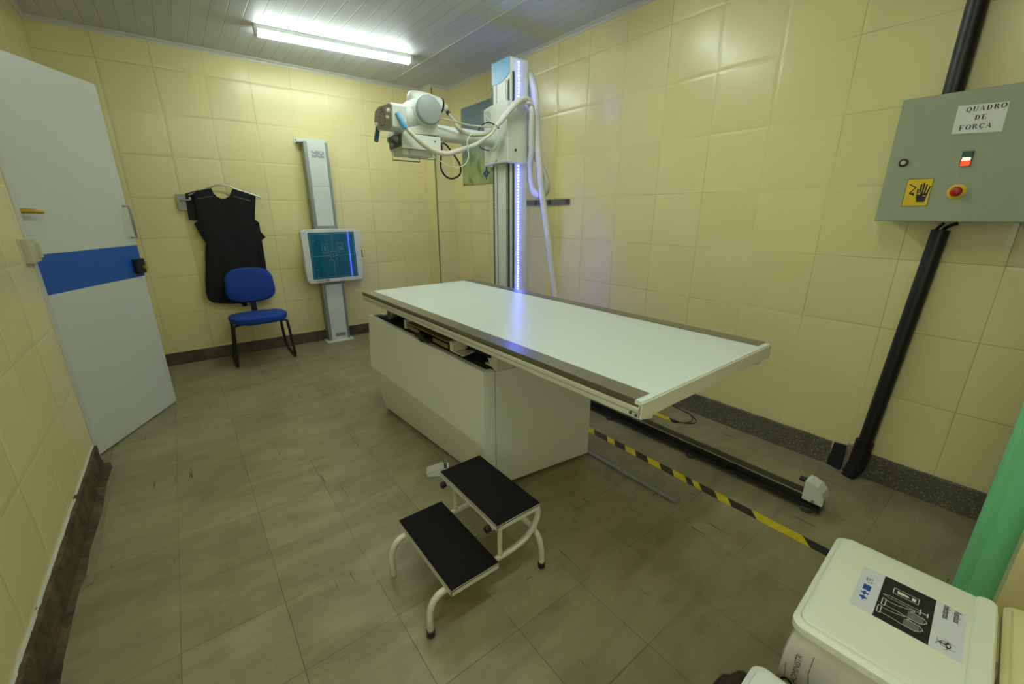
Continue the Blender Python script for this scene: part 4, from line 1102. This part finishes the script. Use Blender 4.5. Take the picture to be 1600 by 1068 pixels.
# serif capitals drawn by hand
def serif(b, ch, x, y, h, w):
    fn = lambda u, v, ww: ff(x + u * w, y + v * h, 0.0013)
    T, t = 0.25, 0.10
    def R(x0, x1, y0, y1): b.flat([(x0, y0), (x1, y0), (x1, y1), (x0, y1)], fn)
    def ser(cx, y0, l=0.19):
        R(cx - l, cx + l, y0, y0 + 0.06) if y0 < 0.5 else R(cx - l, cx + l, y0 - 0.06, y0)
    def bowl(cx, cy, rx, ry, a0, a1): arcring(b, fn, cx, cy, rx, ry, rx - T, ry - t, a0, a1, 0)
    if ch in 'QO': bowl(0.5, 0.5, 0.5, 0.52, 0, 360)
    if ch == 'Q': b.flat([(0.45, 0.05), (0.62, 0.02), (0.95, -0.22), (0.75, -0.2)], fn)
    if ch == 'U':
        R(0.12, 0.12 + T, 0.3, 1); R(0.78, 0.78 + t, 0.3, 1); arcring(b, fn, 0.485, 0.32, 0.365, 0.34, 0.365 - 0.14, 0.26, 180, 360, 0); ser(0.22, 1); ser(0.82, 1, 0.15)
    if ch == 'A':
        b.flat([(0.08, 0), (0.16, 0), (0.5, 0.86), (0.48, 1)], fn); b.flat([(0.66, 0), (0.92, 0), (0.56, 1), (0.46, 1)], fn); R(0.25, 0.75, 0.3, 0.37); ser(0.10, 0, 0.14); ser(0.80, 0, 0.2)
    if ch == 'D': R(0.12, 0.12 + T, 0, 1); ser(0.22, 1); ser(0.22, 0); arcring(b, fn, 0.35, 0.5, 0.58, 0.5, 0.58 - T, 0.43, -90, 90, 0); 
    if ch == 'R':
        R(0.12, 0.12 + T, 0, 1); ser(0.22, 1); ser(0.22, 0); arcring(b, fn, 0.38, 0.74, 0.44, 0.26, 0.44 - T, 0.19, -90, 90, 0); b.flat([(0.42, 0.48), (0.62, 0.48), (1.0, 0.0), (0.74, 0.0)], fn)
    if ch in 'EF':
        R(0.12, 0.12 + T, 0, 1); ser(0.22, 1); ser(0.22, 0); R(0.12, 0.86, 0.93, 1); R(0.80, 0.86, 0.74, 1); R(0.3, 0.62, 0.47, 0.54); R(0.58, 0.64, 0.36, 0.65)
        if ch == 'E': R(0.12, 0.9, 0, 0.07); R(0.84, 0.9, 0, 0.28)
    if ch == 'C' or ch == 'c':
        bowl(0.52, 0.5, 0.48, 0.52, 40, 320); R(0.84, 0.90, 0.66, 1.0)
        if ch == 'c': stroke(b, fn, [(0.52, 0.0), (0.50, -0.1), (0.62, -0.14), (0.58, -0.24), (0.42, -0.24)], 0.07, 0)
def serif_word(word, y_left, z, h, w, gap, name):
    b = MB(); u = -y_left
    for c in word:
        serif(b, c, u, z, h, w); u += w * gap
    b.build(name, M['ink'], pap)
serif_word('QUADRO', 0.334, 1.7055, 0.0165, 0.0150, 1.18, 'sign_text')
serif_word('DE', 0.305, 1.6750, 0.0165, 0.0150, 1.18, 'sign_text')
serif_word('FORcA', 0.340, 1.6440, 0.0165, 0.0150, 1.18, 'sign_text')
b = MB(); b.lathe((2.440, 0.477, 1.541), (-1, 0, 0), [(0, 0.0155), (0.005, 0.0155), (0.007, 0.010)], 24); kl = b.build('lock', M['black'], pd)
b = MB(); b.lathe((2.4335, 0.477, 1.541), (-1, 0, 0), [(0, 0.009), (0.002, 0.008)], 18); b.build('lock_barrel', M['steel'], kl)
b = MB(); b.box(2.4345, 2.440, 0.2785, 0.3095, 1.512, 1.567); il_ = b.build('indicator_lamp', M['black'], pd, bevel=0.002)
MB().box(2.431, 2.4350, 0.281, 0.307, 1.543, 1.565).build('green_lens', M['green_lens'], il_, bevel=0.001)
MB().box(2.431, 2.4350, 0.281, 0.307, 1.514, 1.536).build('red_lens', M['red_lens'], il_, bevel=0.001)
MB().box(2.430, 2.4345, 0.283, 0.305, 1.5345, 1.5440).build('amber_lens', M['amber'], il_, bevel=0.001)
b = MB(); b.lathe((2.440, 0.295, 1.4215), (-1, 0, 0), [(0, 0.0275), (0.003, 0.0275), (0.004, 0.026)], 32); eb_ = b.build('yellow_ring', M['yellow'], pd)
b = MB(); b.lathe((2.436, 0.295, 1.4215), (-1, 0, 0), [(0, 0.012), (0.008, 0.012), (0.009, 0.0175), (0.016, 0.0175), (0.020, 0.013), (0.0215, 0.004)], 28); b.build('stop_button', M['red'], eb_)
b = MB(); b.prism([P2(0.4495, 1.3685), P2(0.3695, 1.3685), P2(0.3695, 1.4765), P2(0.4495, 1.4765)], ff, 0.0002, 0.0008); wb = b.build('warning_sticker', M['ink'], pd)
b = MB(); b.prism([P2(0.4478, 1.3705), P2(0.3712, 1.3705), P2(0.3712, 1.4745), P2(0.4478, 1.4745)], ff, 0.0008, 0.0011); b.build('sticker_face', M['yellow'], wb)
b = MB()
fs = lambda u, v, w: ff(-0.4495 + u * 0.080, 1.3685 + v * 0.108, 0.0015)
def S(pts, wd):
    P = [fs(u, v, 0) for u, v in pts]
    for p, q in zip(P[:-1], P[1:]):
        d = (q - p); n = Vector((0, -d.z, d.y)).normalized() * wd / 2; e = d.normalized() * wd * 0.3
        b._new([p - e - n, q + e - n, q + e + n, p - e + n], [(0, 1, 2, 3)])
S([(0.14, 0.80), (0.40, 0.68), (0.20, 0.48), (0.36, 0.42)], 0.0040)
b.flat([(0.24, 0.44), (0.42, 0.38), (0.36, 0.52)], fs)
for (x0, y0, x1, y1) in ((0.52, 0.44, 0.50, 0.62), (0.60, 0.46, 0.59, 0.78), (0.69, 0.46, 0.69, 0.83), (0.78, 0.46, 0.80, 0.77), (0.87, 0.46, 0.93, 0.70)):
    S([(x0, y0), (x1, y1)], 0.0052)
b.flat([(0.50, 0.30), (0.88, 0.30), (0.92, 0.46), (0.48, 0.46)], fs); b.flat([(0.55, 0.16), (0.86, 0.16), (0.88, 0.30), (0.50, 0.30)], fs)
b.build('warning_symbol', M['ink'], wb)
b = MB()
fs = lambda u, v, w: ff(-0.4495 + u * 0.080, 1.3685 + v * 0.108, 0.0018)
b.flat([(0.46, 0.44), (0.62, 0.47), (0.64, 0.41), (0.90, 0.37), (0.74, 0.36), (0.72, 0.41)], fs)
b.build('warning_bolt', M['yellow'], wb)

# conduits
b = MB(); b.cyl((2.617, 0.412, 1.776), (2.617, 0.412, ZC), 0.0335, n=28)
b.build('conduit_pipe', M['pipe_black'], None, label='black conduit pipe rising from the grey power box to the ceiling', cat='pipe', group='black conduit pipes')
lc = thing('conduit_pipe', 'black conduit pipe running from under the grey power box down to the floor', 'pipe', (2.615, 0.385, 0), 'black conduit pipes')
b = MB(); b.cyl((2.615, 0.384, 0.12), (2.628, 0.331, 1.272), 0.031, n=28); b.build('pipe', M['pipe_black'], lc)
b = MB(); b.cyl((2.614, 0.388, 0.075), (2.6155, 0.382, 0.215), 0.0385, n=28); b.build('pipe_socket', M['pipe_black'], lc)
b = MB(); b.tube([(2.614, 0.388, 0.10), (2.610, 0.392, 0.06), (2.596, 0.402, 0.028), (2.575, 0.41, 0.008)], [0.036, 0.037, 0.034, 0.026], 20); b.build('pipe_elbow', M['black_matte'], lc)
b = MB()
b.tube([(2.628, 0.335, 1.24), (2.625, 0.322, 1.275), (2.615, 0.306, 1.290), (2.60, 0.285, 1.300)], 0.007, 8)
b.build('wire', M['wire'], lc)
b = MB(); b.tube([(2.618, 0.345, 1.25), (2.615, 0.343, 1.275), (2.60, 0.325, 1.300)], 0.006, 8)
b.build('wire', M['wire'], lc)

# green pipe in the corner
gp_ = thing('drain_pipe', 'thick green painted pipe standing in the corner behind the big white bin', 'pipe', (2.03, -0.128, 0))
b = MB(); b.cyl((2.03, -0.133, 0), (2.03, -0.133, ZC), 0.066, n=40); b.build('pipe', M['green_pipe'], gp_)
b = MB(); b.prism([(2.030, -0.071), (2.040, -0.049), (2.008, -0.046), (1.990, -0.060), (1.988, -0.090)], lambda u, v, w: Vector((u, v, w)), 0.0, ZC); b.build('pipe_flange', M['green_pipe'], gp_, bevel=0.006, seg=3)

# ------------------------------------------------------------------ bins
def bin_(name, label, x0, x1, y0, y1, zl, mat, bag, rot, hinge=True, group=None, taper=0.16, cat='bin', bag_drop=0.2, pivot=None):
    cx, cy = (x0 + x1) / 2, (y0 + y1) / 2
    t = thing(name, label, cat, (cx, cy, 0), group)
    pv = pivot or (cx, cy)
    R = Matrix.Translation((pv[0], pv[1], 0)) @ Matrix.Rotation(rot, 4, 'Z') @ Matrix.Translation((-pv[0], -pv[1], 0))
    b = MB(); b.rbox(x0 + 0.018, x1 - 0.018, y0 + 0.018, y1 - 0.018, 0.0, zl - 0.02, r=0.035, seg=6, taper=taper); b.xform(R)
    b.build('body', mat, t, bevel=0.004)
    b = MB()
    def loop(ins, z, r=0.026):
        tmp = []
        a0_, a1_, b0_, b1_ = x0 + ins, x1 - ins, y0 + ins, y1 - ins
        for qx, qy, an in ((a1_ - r, b1_ - r, 0), (a0_ + r, b1_ - r, 90), (a0_ + r, b0_ + r, 180), (a1_ - r, b0_ + r, 270)):
            for k in range(9):
                a = math.radians(an + 90 * k / 8)
                tmp.append((qx + r * math.cos(a), qy + r * math.sin(a), z))
        return [b.bm.verts.new(p) for p in tmp]
    secs = [(0.003, zl - 0.034), (0.0, zl - 0.031), (0.0, zl - 0.015), (0.003, zl - 0.012), (0.008, zl - 0.011), (0.011, zl - 0.009), (0.013, zl - 0.003), (0.018, zl)]
    rr = [loop(i, z, 0.028 - i * 0.3) for i, z in secs]
    for r_, q_ in zip(rr[:-1], rr[1:]):
        n = len(r_)
        for k in range(n): b.bm.faces.new((r_[k], r_[(k + 1) % n], q_[(k + 1) % n], q_[k]))
    b.bm.faces.new(rr[0][::-1]); b.bm.faces.new(rr[-1])
    b.xform(R); lid = b.build('lid', mat, t)
    if hinge:
        b = MB(); b.rbox(x0 + 0.008, x1 - 0.010, y0 + 0.004, y0 + 0.040, zl - 0.012, zl + 0.006, r=0.017, seg=6); b.xform(R)
        b.build('lid_ridge', mat, t, bevel=0.006, seg=3)
    if bag:
        b = MB(); rnd = random.Random(5 + int(x0 * 100))
        N = 60
        rows = []
        per = [(x0, y1, 0), (x0, y0, 0)]
        def pp(s_, ins):
            W, D = x1 - x0 - 2 * ins, y1 - y0 - 2 * ins
            L = 2 * (W + D); d = s_ * L
            if d < W: return (x0 + ins + d, y0 + ins)
            d -= W
            if d < D: return (x1 - ins, y0 + ins + d)
            d -= D
            if d < W: return (x1 - ins - d, y1 - ins)
            d -= W
            return (x0 + ins, y1 - ins - d)
        for j, (z, ins) in enumerate(((zl - 0.02, 0.020), (zl - 0.06, 0.008), (zl - 0.11, 0.004), (zl - 0.16, 0.0), (zl - bag_drop, 0.002), (zl - bag_drop - 0.008, 0.014))):
            row = []
            for i in range(N):
                px_, py_ = pp(i / N, ins)
                am = 0.006 * (j > 0) * (1.0 + 0.6 * j / 3)
                wv = math.sin(i * 1.7 + j * 0.5) * 0.5 + math.sin(i * 0.63 + 2 + j) * 0.6
                dx, dy = px_ - cx, py_ - cy
                L = math.hypot(dx, dy)
                zz = z + (0.028 * math.sin(i * 0.42 + 1.0) + 0.012 * math.sin(i * 1.3)) * (j >= 4)
                row.append(b.bm.verts.new((px_ + dx / L * am * wv, py_ + dy / L * am * wv, zz)))
            rows.append(row)
        for r_, q_ in zip(rows[:-1], rows[1:]):
            for k in range(N): b.bm.faces.new((r_[k], r_[(k + 1) % N], q_[(k + 1) % N], q_[k]))
        b.xform(R)
        bg = b.build('bin_bag', bag, t)
        return t, R, lid, bg
    return t, R, lid, None
B1 = bin_('pedal_bin', 'large ivory bin with an infectious waste label on its lid', 0.935, 1.338, -0.118, 0.186, 0.482, M['bin'], M['bag_white'], math.radians(2.5), group='plastic bins at the doorway')
B2 = bin_('pedal_bin', 'yellowed plastic bin half hidden at the right edge beside the labelled bin', 0.98, 1.372, -0.46, -0.125, 0.480, M['bin_yellow'], None, math.radians(2.5), pivot=(1.1365, 0.034), group='plastic bins at the doorway')
B3 = bin_('pedal_bin', 'small white bin with a black bag in front of the labelled bin', 0.50, 0.853, -0.13, 0.196, 0.402, M['white'], M['bag_black'], math.radians(2.0), group='plastic bins at the doorway', hinge=False, bag_drop=0.14)
# black bag bulging out at the far left corner of the small bin
b = MB(); b.tube([(0.60, 0.205, 0.35), (0.68, 0.213, 0.358), (0.75, 0.214, 0.356), (0.80, 0.208, 0.35), (0.835, 0.198, 0.34)], [0.014, 0.026, 0.030, 0.022, 0.010], 12)
b.build('bag_fold', M['bag_black'], B3[0])
# label on the lid: u = text direction, v = text up
o_ = Vector((1.230, 0.116, 0.4822)); ang = math.radians(-8.0)
ux = Vector((-math.cos(math.radians(2)), -math.sin(math.radians(2)) - 0.02, 0)); uy = Vector((0.115, -0.993, 0))
uy = (uy - ux.normalized() * uy.dot(ux.normalized())).normalized()
lf_ = frame(o_, ux, uy)
lf = lambda u, v, w: lf_(u * 0.95, v * 0.945, w)
b = MB(); b.prism([(0, 0), (0.168, 0), (0.168, 0.192), (0, 0.192)], lf, 0.0, 0.0006); lab = b.build('lid_label', M['paper_lilac'], B1[2])
b = MB(); b.prism([(0.0, 0.044), (0.168, 0.044), (0.168, 0.140), (0.0, 0.140)], lf, 0.0006, 0.0009); b.build('black_field', M['ink'], lab)
text_mesh('Resíduos', 0.0165, lf, 'label_text', M['ink'], lab, 0.006, 0.172, 0.0009, sx=0.72, bold=0.0004)
text_mesh('infectantes', 0.0165, lf, 'label_text', M['ink'], lab, 0.002, 0.154, 0.0009, sx=0.72, bold=0.0004)
# white line drawing: gloves, syringe, packet
b = MB(); W_ = 0.0012
def gl(cu, cv, s, mirror=1):
    def q(pts): return [(cu + mirror * a * s, cv + c * s) for a, c in pts]
    stroke(b, lf, q([(-0.32, -1.0), (0.32, -1.0), (0.32, -0.84), (-0.32, -0.84), (-0.32, -1.0)]), 0.0016, 0.0012)
    stroke(b, lf, q([(-0.24, -0.84), (-0.26, -0.3), (-0.40, 0.1), (-0.56, 0.35), (-0.46, 0.45), (-0.3, 0.28), (-0.28, 0.86), (-0.16, 0.9), (-0.12, 0.98), (0.02, 1.0), (0.08, 0.92), (0.2, 0.9), (0.24, 0.78), (0.34, 0.7), (0.32, 0.1), (0.24, -0.3), (0.24, -0.84)]), W_, 0.0012)
    for k in range(6):
        u0 = -0.24 + k * 0.10
        stroke(b, lf, q([(u0, 0.18), (u0 + 0.01, 0.84)]), 0.0009, 0.0012)
gl(0.102, 0.092, 0.040); gl(0.134, 0.088, 0.040, 1)
stroke(b, lf, [(0.070, 0.062), (0.070, 0.118)], 0.0012, 0.0012); stroke(b, lf, [(0.078, 0.062), (0.078, 0.118)], 0.0012, 0.0012)
stroke(b, lf, [(0.070, 0.062), (0.074, 0.050), (0.078, 0.062)], 0.0012, 0.0012); stroke(b, lf, [(0.064, 0.118), (0.084, 0.118)], 0.0022, 0.0012)
stroke(b, lf, [(0.074, 0.118), (0.074, 0.130)], 0.0022, 0.0012); stroke(b, lf, [(0.067, 0.131), (0.081, 0.131)], 0.0022, 0.0012)
rect_line(b, lf, 0.030, 0.052, 0.066, 0.112, 0.0012, 0.0012)
b.flat([(0.036, 0.072), (0.047, 0.074), (0.044, 0.096), (0.038, 0.092)], lf, 0.0012); b.flat([(0.036, 0.100), (0.047, 0.100), (0.047, 0.107), (0.036, 0.107)], lf, 0.0012)
b.build('white_drawing', M['ink_white'], lab)
# biohazard sign
b = MB(); bc = (0.138, 0.165)
for k in range(3):
    a = math.radians(90 + 120 * k)
    cu, cv = bc[0] + 0.0092 * math.cos(a), bc[1] + 0.0092 * math.sin(a)
    a0 = 90 + 120 * k
    n = 26
    for i in range(n):
        t0, t1 = a0 + 35 + (290) * i / n, a0 + 35 + (290) * (i + 1) / n
        f = lambda t: 0.0024 * (1 - abs((t - a0 - 180) / 150) ** 1.3) + 0.0003
        for_ = []
        pts = []
        for t, rr_ in ((t0, 0.0098), (t1, 0.0098), (t1, 0.0098 - f(t1)), (t0, 0.0098 - f(t0))):
            pts.append((cu + rr_ * math.cos(math.radians(t)), cv + rr_ * math.sin(math.radians(t))))
        b.flat(pts, lf, 0.0009)
arcring(b, lf, bc[0], bc[1], 0.0094, 0.0094, 0.0076, 0.0076, 0, 360, 0.00095, 30)
b.build('biohazard_sign', M['ink'], lab)
b = MB(); b.prism([(0.070, 0.012), (0.092, 0.012), (0.092, 0.027), (0.070, 0.027)], lf, 0.0006, 0.0009)
b.prism([(0.102, 0.011), (0.107, 0.011), (0.107, 0.016), (0.112, 0.016), (0.112, 0.021), (0.107, 0.021), (0.107, 0.027), (0.102, 0.027), (0.102, 0.021), (0.097, 0.021), (0.097, 0.016), (0.102, 0.016)], lf, 0.0006, 0.0009)
b.prism([(0.122, 0.010), (0.128, 0.017), (0.134, 0.019), (0.128, 0.021), (0.122, 0.028), (0.118, 0.021), (0.114, 0.019), (0.118, 0.016)], lf, 0.0006, 0.0009)
b.build('label_logo', M['ink_blue'], lab)
b = MB()
for i in range(4):
    for j in range(3):
        if (i + j) % 4 == 3: continue
        b.prism([(0.040 + i * 0.0055, 0.013 + j * 0.005), (0.0445 + i * 0.0055, 0.013 + j * 0.005), (0.0445 + i * 0.0055, 0.0165 + j * 0.005), (0.040 + i * 0.0055, 0.0165 + j * 0.005)], lf, 0.0006, 0.0009)
b.build('label_logo', M['xgrey'], lab)
# print on the white bin bag (faces the left, near the far corner)
bf0 = B1[1] @ Vector((0.922, 0.168, 0.455)); bx_ = (B1[1].to_3x3() @ Vector((0, 0, -1))); by_ = (B1[1].to_3x3() @ Vector((0, -1, 0)))
bf = frame(bf0, bx_, -by_)
bfr = frame(B1[1] @ Vector((0.9235, 0.150, 0.33)), (0, 0, 1), (B1[1].to_3x3() @ Vector((0, 1, 0))))
text_mesh('ADMINISTR', 0.017, bfr, 'bag_text', M['ink'], B1[3], 0.0, -0.004, 0.004, sx=0.95)
text_mesh('ÃO', 0.034, bfr, 'bag_text', M['ink'], B1[3], -0.05, 0.0, 0.004, sx=1.0, bold=0.001)
b = MB(); stroke(b, bfr, [(0.10, -0.022), (0.05, -0.020), (0.01, -0.026), (-0.02, -0.036)], 0.0012, 0.004); stroke(b, bfr, [(0.04, 0.022), (0.0, 0.018), (-0.015, -0.002), (-0.022, -0.036)], 0.0012, 0.004)
b.build('bag_print', M['ink'], B1[3])

# ------------------------------------------------------------------ poster and rail on the right wall
po = thing('wall_poster', 'large blurred leaf poster on the right wall behind the x-ray column', 'poster', (XR - 0.005, 3.70, 1.64))
b = MB(); b.box(XR - 0.010, XR - 0.001, 3.115, 4.285, 1.640, 2.410); b.build('print', M['poster'], po)
pe = frame((XR - 0.0105, 3.822, 1.737), (0, -1, 0), (0, 0, 1))
b = MB()
for k in range(4):
    a = math.radians(45 * k); c, s = math.cos(a), math.sin(a); L, wd = (0.060, 0.011) if k % 2 == 0 else (0.042, 0.010)
    b.flat([(-L * c + wd * s, -L * s - wd * c), (L * c + wd * s, L * s - wd * c), (L * c - wd * s, L * s + wd * c), (-L * c - wd * s, -L * s + wd * c)], pe, 0.0002 + k * 0.0001)
b.build('emblem', M['cross'], po)
b = MB(); b.flat([(-0.012, 0.0), (0, -0.018), (0.012, 0.0), (0, 0.018)], pe, 0.001); b.build('emblem_centre', plain('emblem_light', srgb(80, 150, 170), 0.5), po)
wr = thing('wall_rail', 'flat grey metal rail with dark clips on the right wall behind the column', 'rail', (XR - 0.01, 3.0, 1.414))
b = MB(); b.box(XR - 0.018, XR, 2.612, 3.36, 1.414, 1.458); b.build('bar', plain('dull_grey_bar', srgb(112, 108, 120), 0.4, 0.4), wr, bevel=0.002)
for y0 in (2.618, 2.835, 3.02):
    b = MB(); b.box(XR - 0.026, XR - 0.016, y0, y0 + 0.026, 1.418, 1.456)
    cl = b.build('clip', M['xdark'], wr, bevel=0.002)
